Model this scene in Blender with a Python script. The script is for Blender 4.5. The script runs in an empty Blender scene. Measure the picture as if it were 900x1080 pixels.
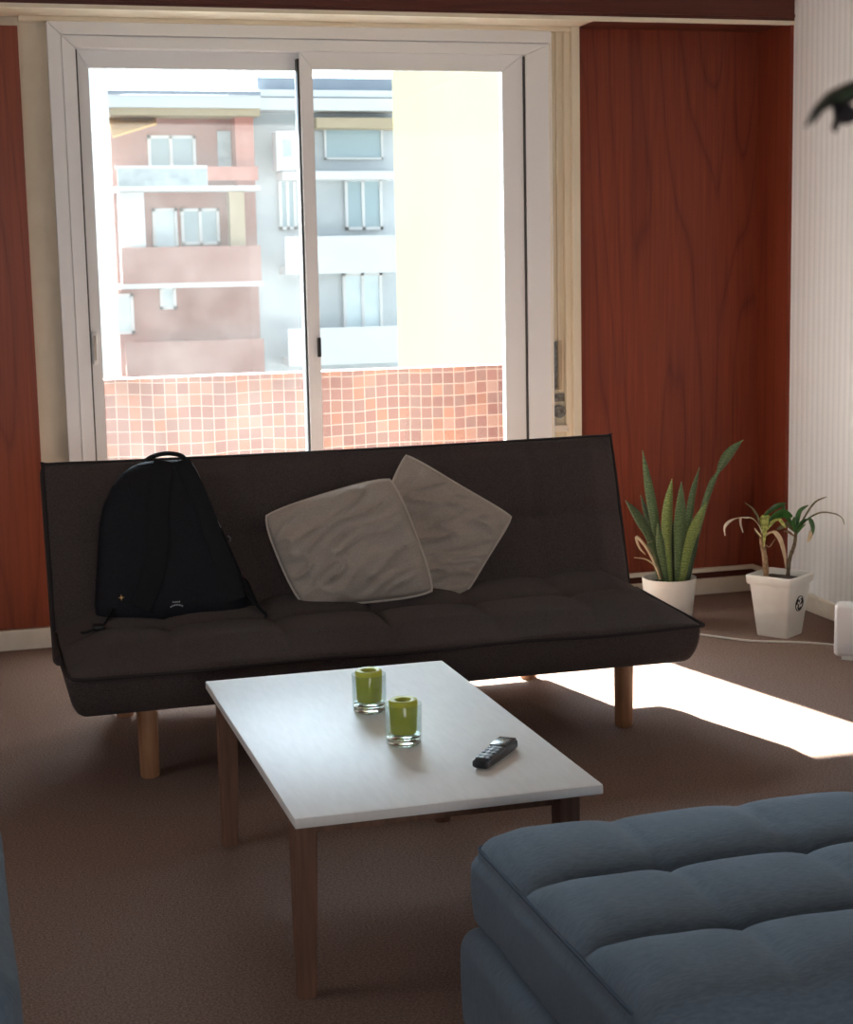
import bpy, bmesh, math, random
from mathutils import Vector, Matrix, noise
random.seed(7)
S = bpy.context.scene
COL = S.collection
V = Vector
# ------------------------------------------------------------------ camera, sky, sun, exposure
M = ((0.9600885958150148, -0.27896737265817534, -0.020176550204326908),
     (-0.060357266498709344, -0.13620567230795264, -0.9888402374559514),
     (0.27310600243633754, 0.9505920364821774, -0.14760722072415658))
FPX = 1738.422
CAM = V((0, 0, 1.5))
cd = bpy.data.cameras.new('camera')
cam = bpy.data.objects.new('camera', cd)
COL.objects.link(cam)
r_, d_, f_ = V(M[0]), V(M[1]), V(M[2])
mw = Matrix((( r_.x, -d_.x, -f_.x, 0), (r_.y, -d_.y, -f_.y, 0), (r_.z, -d_.z, -f_.z, 1.5), (0, 0, 0, 1)))
cam.matrix_world = mw
cd.sensor_fit = 'VERTICAL'
cd.sensor_height = 36
cd.lens = FPX / 1080 * 36
cd.clip_start = 0.05
cd.dof.use_dof = True
cd.dof.focus_distance = 4.3
cd.dof.aperture_fstop = 11
S.camera = cam

w = bpy.data.worlds.new('sky')
S.world = w
w.use_nodes = True
SUN_DIR = V((0.217, -1.0, -0.85))
# hazy sky: pale blue all round, far brighter in a broad glow about the sun
nt = w.node_tree
bg = nt.nodes['Background']
tc = nt.nodes.new('ShaderNodeTexCoord')
dt = nt.nodes.new('ShaderNodeVectorMath'); dt.operation = 'DOT_PRODUCT'
dt.inputs[1].default_value = -SUN_DIR.normalized()
nt.links.new(tc.outputs['Generated'], dt.inputs[0])
mx = nt.nodes.new('ShaderNodeMath'); mx.operation = 'MAXIMUM'; mx.inputs[1].default_value = 0.0
nt.links.new(dt.outputs['Value'], mx.inputs[0])
pw = nt.nodes.new('ShaderNodeMath'); pw.operation = 'POWER'; pw.inputs[1].default_value = 4.0
nt.links.new(mx.outputs[0], pw.inputs[0])
ma = nt.nodes.new('ShaderNodeMath'); ma.operation = 'MULTIPLY_ADD'; ma.inputs[1].default_value = 15.0; ma.inputs[2].default_value = 0.85
nt.links.new(pw.outputs[0], ma.inputs[0])
nt.links.new(ma.outputs[0], bg.inputs[1])
bg.inputs[0].default_value = (0.72, 0.88, 1.05, 1)
sl = bpy.data.lights.new('sun', 'SUN')
sl.energy = 46
sl.color = (1.0, 0.985, 0.95)
sl.angle = 0.012
sun = bpy.data.objects.new('sun', sl)
COL.objects.link(sun)
sun.rotation_euler = SUN_DIR.to_track_quat('-Z', 'Y').to_euler()
sun.location = (-5, 20, 20)
# added fill lamp just before the rear wall, far behind the camera
al = bpy.data.lights.new('rear_fill', 'AREA')
al.shape = 'RECTANGLE'
al.size = 2.9
al.size_y = 1.7
al.energy = 65
al.color = (0.97, 0.98, 1.0)
alo = bpy.data.objects.new('rear_fill', al)
COL.objects.link(alo)
alo.location = (-0.15, -5.9, 1.6)
alo.rotation_euler = V((0, 1, 0)).to_track_quat('-Z', 'Z').to_euler()
# added weak fill lamp by the left wall, aimed across the room
a2 = bpy.data.lights.new('left_fill', 'AREA')
a2.shape = 'RECTANGLE'
a2.size = 1.3
a2.size_y = 1.3
a2.energy = 8
a2.color = (0.93, 0.97, 1.0)
a2o = bpy.data.objects.new('left_fill', a2)
COL.objects.link(a2o)
a2o.location = (-1.64, 3.6, 1.6)
a2o.rotation_euler = V((1, 0.15, 0)).to_track_quat('-Z', 'Z').to_euler()
S.view_settings.view_transform = 'Standard'
S.view_settings.look = 'None'
S.view_settings.gamma = 1
S.view_settings.use_curve_mapping = False
S.view_settings.exposure = 0.92
S.cycles.diffuse_bounces = 6
S.cycles.max_bounces = 14
S.cycles.transparent_max_bounces = 12

# ------------------------------------------------------------------ helpers
def ray(x, y):
    a, b = (x - 450) / FPX, (y - 540) / FPX
    return V([M[0][i] * a + M[1][i] * b + M[2][i] for i in range(3)])
def at(x, y, Y):                       # photo direction met with a plane at real depth Y
    d = ray(x, y)
    return CAM + d * (Y / d.y)

def tag(o, label=None, cat=None, group=None, kind=None):
    if label: o['label'] = label
    if cat: o['category'] = cat
    if group: o['group'] = group
    if kind: o['kind'] = kind
    return o
def empty(name, loc=(0, 0, 0)):
    o = bpy.data.objects.new(name, None)
    o.empty_display_size = 0.1
    COL.objects.link(o)
    o.location = loc
    return o
def obj(name, bm, m, parent=None, smooth=True, ang=40):
    me = bpy.data.meshes.new(name)
    bmesh.ops.recalc_face_normals(bm, faces=bm.faces[:])
    bm.to_mesh(me)
    bm.free()
    me.materials.append(m)
    if smooth:
        me.polygons.foreach_set('use_smooth', [True] * len(me.polygons))
        me.set_sharp_from_angle(angle=math.radians(ang))
    o = bpy.data.objects.new(name, me)
    COL.objects.link(o)
    if parent is not None:
        o.parent = parent
        o.matrix_parent_inverse = Matrix.Translation(wloc(parent)).inverted()
    return o
def wloc(o):
    # every mesh keeps world coordinates; only empties at a base carry a location
    l = V(o.location)
    return l if o.type == 'EMPTY' else V((0, 0, 0))

def box(bm, x0, x1, y0, y1, z0, z1, bev=0.0, seg=2, mat=None):
    vs = [bm.verts.new(p) for p in ((x0,y0,z0),(x1,y0,z0),(x1,y1,z0),(x0,y1,z0),(x0,y0,z1),(x1,y0,z1),(x1,y1,z1),(x0,y1,z1))]
    fs = [bm.faces.new([vs[i] for i in q]) for q in ((0,3,2,1),(4,5,6,7),(0,1,5,4),(1,2,6,5),(2,3,7,6),(3,0,4,7))]
    if bev > 0:
        es = set(e for f in fs for e in f.edges)
        r = bmesh.ops.bevel(bm, geom=list(es), offset=bev, segments=seg, affect='EDGES', profile=0.5)
        vs = list({v for f in r['faces'] for v in f.verts} | {v for v in vs if v.is_valid})
    if mat is not None:
        bmesh.ops.transform(bm, matrix=mat, verts=[v for v in vs if v.is_valid])
    return bm
def boxes(*bs, bev=0.0):
    bm = bmesh.new()
    for b in bs: box(bm, *b, bev=bev)
    return bm
def ring_loft(bm, rings, close=True, cap0=True, cap1=True):
    vr = [[bm.verts.new(p) for p in r] for r in rings]
    n = len(vr[0])
    for a, b in zip(vr, vr[1:]):
        for i in range(n if close else n - 1):
            j = (i + 1) % n
            bm.faces.new((a[i], a[j], b[j], b[i]))
    if cap0: bm.faces.new(vr[0][::-1])
    if cap1: bm.faces.new(vr[-1])
    return vr
def smooth_path(pts, n=6):
    pts = [V(p) for p in pts]
    out = []
    for i in range(len(pts) - 1):
        p0 = pts[i - 1] if i else pts[0] * 2 - pts[1]
        p1, p2 = pts[i], pts[i + 1]
        p3 = pts[i + 2] if i + 2 < len(pts) else p2 * 2 - p1
        for k in range(n):
            t = k / n
            out.append(0.5 * ((2 * p1) + (p2 - p0) * t + (2 * p0 - 5 * p1 + 4 * p2 - p3) * t * t + (3 * p1 - p0 - 3 * p2 + p3) * t ** 3))
    out.append(pts[-1])
    return out
def tube(bm, pts, r, n=8, closed=False):
    pts = [V(p) for p in pts]
    rr = r if isinstance(r, (list, tuple)) else [r] * len(pts)
    rings = []
    up = None
    for i, p in enumerate(pts):
        if closed: t = pts[(i + 1) % len(pts)] - pts[i - 1]
        else: t = pts[min(i + 1, len(pts) - 1)] - pts[max(i - 1, 0)]
        t.normalize()
        if up is None:
            up = V((0, 0, 1)) if abs(t.z) < 0.9 else V((1, 0, 0))
        a = up - t * up.dot(t)
        if a.length < 1e-4: a = t.orthogonal()
        a.normalize(); up = a
        b = t.cross(a)
        rings.append([p + (a * math.cos(2 * math.pi * k / n) + b * math.sin(2 * math.pi * k / n)) * rr[i] for k in range(n)])
    if closed:
        rings.append(rings[0])
        ring_loft(bm, rings, cap0=False, cap1=False)
        bmesh.ops.remove_doubles(bm, verts=bm.verts[:], dist=1e-5)
    else:
        ring_loft(bm, rings)
    return bm
def lathe(bm, prof, c, n=40, squash=1.0):
    c = V(c)
    rings = [[c + V((r * math.cos(2 * math.pi * k / n), r * math.sin(2 * math.pi * k / n) * squash, z)) for k in range(n)] for r, z in prof]
    ring_loft(bm, rings)
    return bm
def ribbon(bm, path, widths, side, thick=0.003, fold=0.0, twist=0.0, cols=4):
    """leaf or strap: path of points, half widths, sideways vector, real thickness, V fold"""
    path = [V(p) for p in path]
    n = len(path)
    top, bot = [], []
    for i, p in enumerate(path):
        t = (path[min(i + 1, n - 1)] - path[max(i - 1, 0)]).normalized()
        s = V(side); s = (s - t * s.dot(t)).normalized()
        a = twist * i / (n - 1)
        nn = t.cross(s)
        s2 = s * math.cos(a) + nn * math.sin(a)
        nn = t.cross(s2)
        wd = widths(i / (n - 1)) if callable(widths) else widths
        rt, rb = [], []
        for c in range(cols + 1):
            u = c / cols * 2 - 1
            q = p + s2 * u * wd + nn * (fold * abs(u) * wd)
            th = thick * (1 - 0.7 * u * u)
            rt.append(q + nn * th / 2); rb.append(q - nn * th / 2)
        top.append(rt); bot.append(rb)
    rings = [a + b[::-1] for a, b in zip(top, bot)]
    ring_loft(bm, rings)
    return bm
def rblock(bm, x0, x1, y0, y1, z0, z1, r, step=0.02, disp=None):
    """soft box: finely gridded box with round edges, then disp(p, n) -> new point"""
    c = V(((x0 + x1) / 2, (y0 + y1) / 2, (z0 + z1) / 2))
    h = V(((x1 - x0) / 2, (y1 - y0) / 2, (z1 - z0) / 2))
    def ticks(H):
        n = max(2, int(round(2 * (H - r) / step)))
        core = [-(H - r) + 2 * (H - r) * i / n for i in range(n + 1)]
        e = [math.tan(math.pi / 4 * k / 4) * r for k in range(1, 5)]
        return [-(H - r) - q for q in reversed(e)] + core + [H - r + q for q in e]
    T = [ticks(h.x), ticks(h.y), ticks(h.z)]
    cache = {}
    def vert(p):
        k = (round(p[0], 6), round(p[1], 6), round(p[2], 6))
        if k in cache: return cache[k]
        p = V(p)
        q = V([max(-(h[i] - r), min(h[i] - r, p[i])) for i in range(3)])
        d = p - q
        nn = d.normalized()
        pt = c + q + nn * r
        if disp: pt = disp(pt, nn)
        cache[k] = bm.verts.new(pt)
        return cache[k]
    for ax in range(3):
        a, b = [(1, 2), (2, 0), (0, 1)][ax]
        for s in (-1, 1):
            for i in range(len(T[a]) - 1):
                for j in range(len(T[b]) - 1):
                    quad = []
                    for (ii, jj) in ((i, j), (i + 1, j), (i + 1, j + 1), (i, j + 1)):
                        p = [0, 0, 0]; p[ax] = s * h[ax]; p[a] = T[a][ii]; p[b] = T[b][jj]
                        quad.append(vert(p))
                    if len(set(quad)) == 4:
                        bm.faces.new(quad if s > 0 else quad[::-1])
    return bm
def fbm(p, sc=1.0, seed=0):
    return noise.fractal(V(p) * sc + V((seed * 7.3, seed * 3.1, seed * 1.7)), 1.0, 2.0, 3)

# ------------------------------------------------------------------ materials
def mat(name, col, rough=0.6, col2=None, nscale=40, stretch=(1, 1, 1), bump=0.0, bscale=None, coat=0.0, metal=0.0, spec=0.5, sheen=0.0, detail=4, lo=0.35, hi=0.65):
    m = bpy.data.materials.new(name)
    m.use_nodes = True
    nt = m.node_tree
    b = nt.nodes['Principled BSDF']
    b.inputs['Base Color'].default_value = (*col, 1)
    b.inputs['Roughness'].default_value = rough
    b.inputs['Metallic'].default_value = metal
    b.inputs['Specular IOR Level'].default_value = spec
    b.inputs['Coat Weight'].default_value = coat
    b.inputs['Coat Roughness'].default_value = 0.15
    b.inputs['Sheen Weight'].default_value = sheen
    if col2 is not None or bump:
        tc = nt.nodes.new('ShaderNodeTexCoord')
        mp = nt.nodes.new('ShaderNodeMapping')
        mp.inputs['Scale'].default_value = stretch
        nt.links.new(tc.outputs['Object'], mp.inputs[0])
    if col2 is not None:
        n = nt.nodes.new('ShaderNodeTexNoise')
        n.inputs['Scale'].default_value = nscale
        n.inputs['Detail'].default_value = detail
        nt.links.new(mp.outputs[0], n.inputs['Vector'])
        cr = nt.nodes.new('ShaderNodeValToRGB')
        cr.color_ramp.elements[0].position = lo
        cr.color_ramp.elements[1].position = hi
        cr.color_ramp.elements[0].color = (*col, 1)
        cr.color_ramp.elements[1].color = (*col2, 1)
        nt.links.new(n.outputs[0], cr.inputs[0])
        nt.links.new(cr.outputs[0], b.inputs['Base Color'])
    if bump:
        n2 = nt.nodes.new('ShaderNodeTexNoise')
        n2.inputs['Scale'].default_value = bscale or nscale
        n2.inputs['Detail'].default_value = 3
        nt.links.new(mp.outputs[0], n2.inputs['Vector'])
        bp = nt.nodes.new('ShaderNodeBump')
        bp.inputs['Strength'].default_value = bump
        bp.inputs['Distance'].default_value = 0.004
        nt.links.new(n2.outputs[0], bp.inputs['Height'])
        nt.links.new(bp.outputs[0], b.inputs['Normal'])
    return m

def wood_panel_mat(name, a, b_, ring=3.0, rough=0.45, coat=0.06, seed=0.0, along='Z', spec=0.3):
    """varnished veneer with cathedral figure running along one axis"""
    m = bpy.data.materials.new(name)
    m.use_nodes = True
    nt = m.node_tree
    L = nt.links.new
    b = nt.nodes['Principled BSDF']
    tc = nt.nodes.new('ShaderNodeTexCoord')
    mp = nt.nodes.new('ShaderNodeMapping')
    sc = {'Z': (1.3, 1.3, 0.12), 'X': (0.12, 1.3, 1.3), 'Y': (1.3, 0.12, 1.3)}[along]
    mp.inputs['Scale'].default_value = sc
    mp.inputs['Location'].default_value = (seed, seed * 0.6, seed * 0.3)
    L(tc.outputs['Object'], mp.inputs[0])
    n = nt.nodes.new('ShaderNodeTexNoise')
    n.inputs['Scale'].default_value = 2.6
    n.inputs['Detail'].default_value = 1.5
    n.inputs['Roughness'].default_value = 0.4
    L(mp.outputs[0], n.inputs['Vector'])
    mul = nt.nodes.new('ShaderNodeMath'); mul.operation = 'MULTIPLY'; mul.inputs[1].default_value = ring * 9
    L(n.outputs[0], mul.inputs[0])
    fr = nt.nodes.new('ShaderNodeMath'); fr.operation = 'PINGPONG'; fr.inputs[1].default_value = 1.0
    L(mul.outputs[0], fr.inputs[0])
    pw = nt.nodes.new('ShaderNodeMath'); pw.operation = 'POWER'; pw.inputs[1].default_value = 7.0
    L(fr.outputs[0], pw.inputs[0])
    mp2 = nt.nodes.new('ShaderNodeMapping')
    mp2.inputs['Scale'].default_value = tuple(90 if s > 1 else 2.5 for s in sc)
    L(tc.outputs['Object'], mp2.inputs[0])
    n2 = nt.nodes.new('ShaderNodeTexNoise'); n2.inputs['Scale'].default_value = 1.0; n2.inputs['Detail'].default_value = 3
    L(mp2.outputs[0], n2.inputs['Vector'])
    add = nt.nodes.new('ShaderNodeMath'); add.operation = 'MULTIPLY_ADD'; add.inputs[1].default_value = -0.30
    L(pw.outputs[0], add.inputs[0])
    sub = nt.nodes.new('ShaderNodeMath'); sub.operation = 'MULTIPLY_ADD'; sub.inputs[1].default_value = 0.75; sub.inputs[2].default_value = 0.22
    L(n2.outputs[0], sub.inputs[0]); L(sub.outputs[0], add.inputs[2])
    cr = nt.nodes.new('ShaderNodeValToRGB')
    cr.color_ramp.elements[0].position = 0.2; cr.color_ramp.elements[0].color = (*a, 1)
    cr.color_ramp.elements[1].position = 0.85; cr.color_ramp.elements[1].color = (*b_, 1)
    L(add.outputs[0], cr.inputs[0]); L(cr.outputs[0], b.inputs['Base Color'])
    b.inputs['Roughness'].default_value = rough
    b.inputs['Coat Weight'].default_value = coat
    b.inputs['Coat Roughness'].default_value = 0.25
    b.inputs['Specular IOR Level'].default_value = spec
    bp = nt.nodes.new('ShaderNodeBump'); bp.inputs['Strength'].default_value = 0.12; bp.inputs['Distance'].default_value = 0.002
    L(add.outputs[0], bp.inputs['Height']); L(bp.outputs[0], b.inputs['Normal'])
    return m

def pane_mat(name, dust=0.015, patch=0.0):
    m = bpy.data.materials.new(name)
    m.use_nodes = True
    nt = m.node_tree; L = nt.links.new
    for n in list(nt.nodes): nt.nodes.remove(n)
    out = nt.nodes.new('ShaderNodeOutputMaterial')
    tr = nt.nodes.new('ShaderNodeBsdfTransparent'); tr.inputs[0].default_value = (0.98, 1.0, 0.99, 1)
    gl = nt.nodes.new('ShaderNodeBsdfGlossy'); gl.inputs['Roughness'].default_value = 0.02
    fz = nt.nodes.new('ShaderNodeFresnel'); fz.inputs[0].default_value = 1.45
    tl = nt.nodes.new('ShaderNodeBsdfTranslucent'); tl.inputs[0].default_value = (0.95, 0.95, 0.93, 1)
    m1 = nt.nodes.new('ShaderNodeMixShader'); m2 = nt.nodes.new('ShaderNodeMixShader')
    L(fz.outputs[0], m1.inputs[0]); L(tr.outputs[0], m1.inputs[1]); L(gl.outputs[0], m1.inputs[2])
    tc = nt.nodes.new('ShaderNodeTexCoord')
    n = nt.nodes.new('ShaderNodeTexNoise'); n.inputs['Scale'].default_value = 5; n.inputs['Detail'].default_value = 5
    L(tc.outputs['Object'], n.inputs['Vector'])
    mr = nt.nodes.new('ShaderNodeMapRange')
    mr.inputs['From Min'].default_value = 0.3; mr.inputs['From Max'].default_value = 0.7
    mr.inputs['To Min'].default_value = dust * 0.8; mr.inputs['To Max'].default_value = dust * 1.2 + patch
    L(n.outputs[0], mr.inputs[0])
    L(mr.outputs[0], m2.inputs[0]); L(m1.outputs[0], m2.inputs[1]); L(tl.outputs[0], m2.inputs[2])
    L(m2.outputs[0], out.inputs[0])
    return m

def tile_mat(name):
    m = bpy.data.materials.new(name)
    m.use_nodes = True
    nt = m.node_tree; L = nt.links.new
    b = nt.nodes['Principled BSDF']
    tc = nt.nodes.new('ShaderNodeTexCoord')
    sp = nt.nodes.new('ShaderNodeSeparateXYZ'); L(tc.outputs['Object'], sp.inputs[0])
    nz = nt.nodes.new('ShaderNodeTexNoise'); nz.inputs['Scale'].default_value = 2.2
    L(tc.outputs['Object'], nz.inputs['Vector'])
    wob = nt.nodes.new('ShaderNodeMath'); wob.operation = 'MULTIPLY_ADD'; wob.inputs[1].default_value = 0.05; L(nz.outputs[0], wob.inputs[0]); L(sp.outputs['Z'], wob.inputs[2])
    cb = nt.nodes.new('ShaderNodeCombineXYZ')
    L(sp.outputs['X'], cb.inputs[0]); L(wob.outputs[0], cb.inputs[1])
    br = nt.nodes.new('ShaderNodeTexBrick')
    br.offset = 0.0; br.squash = 1.0
    br.inputs['Scale'].default_value = 1.0
    br.inputs['Brick Width'].default_value = 0.0585
    br.inputs['Row Height'].default_value = 0.0585
    br.inputs['Mortar Size'].default_value = 0.0028
    br.inputs['Mortar Smooth'].default_value = 0.2
    br.inputs['Color1'].default_value = (0, 0, 0, 1); br.inputs['Color2'].default_value = (1, 1, 1, 1)
    br.inputs['Mortar'].default_value = (0.5, 0.5, 0.5, 1)
    L(cb.outputs[0], br.inputs['Vector'])
    cr = nt.nodes.new('ShaderNodeValToRGB')
    e = cr.color_ramp.elements
    e[0].position = 0.0; e[0].color = (0.10, 0.026, 0.016, 1)
    e[1].position = 1.0; e[1].color = (0.165, 0.078, 0.056, 1)
    for p, c in ((0.3, (0.125, 0.038, 0.025)), (0.55, (0.105, 0.042, 0.031)), (0.75, (0.165, 0.046, 0.016))):
        q = e.new(p); q.color = (*c, 1)
    L(br.outputs['Color'], cr.inputs[0])
    mx = nt.nodes.new('ShaderNodeMix'); mx.data_type = 'RGBA'
    L(br.outputs['Fac'], mx.inputs['Factor']); L(cr.outputs[0], mx.inputs['A']); mx.inputs['B'].default_value = (0.23, 0.16, 0.13, 1)
    L(mx.outputs['Result'], b.inputs['Base Color'])
    b.inputs['Roughness'].default_value = 0.45
    return m

def stripe_mat(name):
    """embossed vertical-striped wallpaper"""
    m = mat(name, (0.74, 0.71, 0.66), 0.6)
    nt = m.node_tree; L = nt.links.new
    b = nt.nodes['Principled BSDF']
    tc = nt.nodes.new('ShaderNodeTexCoord')
    wv = nt.nodes.new('ShaderNodeTexWave'); wv.wave_type = 'BANDS'; wv.bands_direction = 'Y'
    wv.inputs['Scale'].default_value = 7.2; wv.inputs['Distortion'].default_value = 0.15; wv.inputs['Detail'].default_value = 1
    L(tc.outputs['Object'], wv.inputs['Vector'])
    cr = nt.nodes.new('ShaderNodeValToRGB')
    cr.color_ramp.elements[0].color = (0.84, 0.845, 0.84, 1); cr.color_ramp.elements[1].color = (0.91, 0.91, 0.895, 1)
    cr.color_ramp.elements[0].position = 0.15; cr.color_ramp.elements[1].position = 0.5
    L(wv.outputs[0], cr.inputs[0]); L(cr.outputs[0], b.inputs['Base Color'])
    bp = nt.nodes.new('ShaderNodeBump'); bp.inputs['Strength'].default_value = 0.5; bp.inputs['Distance'].default_value = 0.003
    L(wv.outputs[0], bp.inputs['Height']); L(bp.outputs[0], b.inputs['Normal'])
    return m

def leaf_mat(name, a, b_, scale=60, rough=0.4, edge=None):
    """cross-banded leaf colouring"""
    m = mat(name, a, rough)
    nt = m.node_tree; L = nt.links.new
    b = nt.nodes['Principled BSDF']
    tc = nt.nodes.new('ShaderNodeTexCoord')
    wv = nt.nodes.new('ShaderNodeTexWave'); wv.wave_type = 'BANDS'; wv.bands_direction = 'Z'
    wv.inputs['Scale'].default_value = scale / 6.28; wv.inputs['Distortion'].default_value = 6; wv.inputs['Detail'].default_value = 3; wv.inputs['Detail Scale'].default_value = 3
    L(tc.outputs['Object'], wv.inputs['Vector'])
    cr = nt.nodes.new('ShaderNodeValToRGB')
    cr.color_ramp.elements[0].color = (*a, 1); cr.color_ramp.elements[1].color = (*b_, 1)
    cr.color_ramp.elements[0].position = 0.3; cr.color_ramp.elements[1].position = 0.75
    L(wv.outputs[0], cr.inputs[0]); L(cr.outputs[0], b.inputs['Base Color'])
    return m

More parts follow.
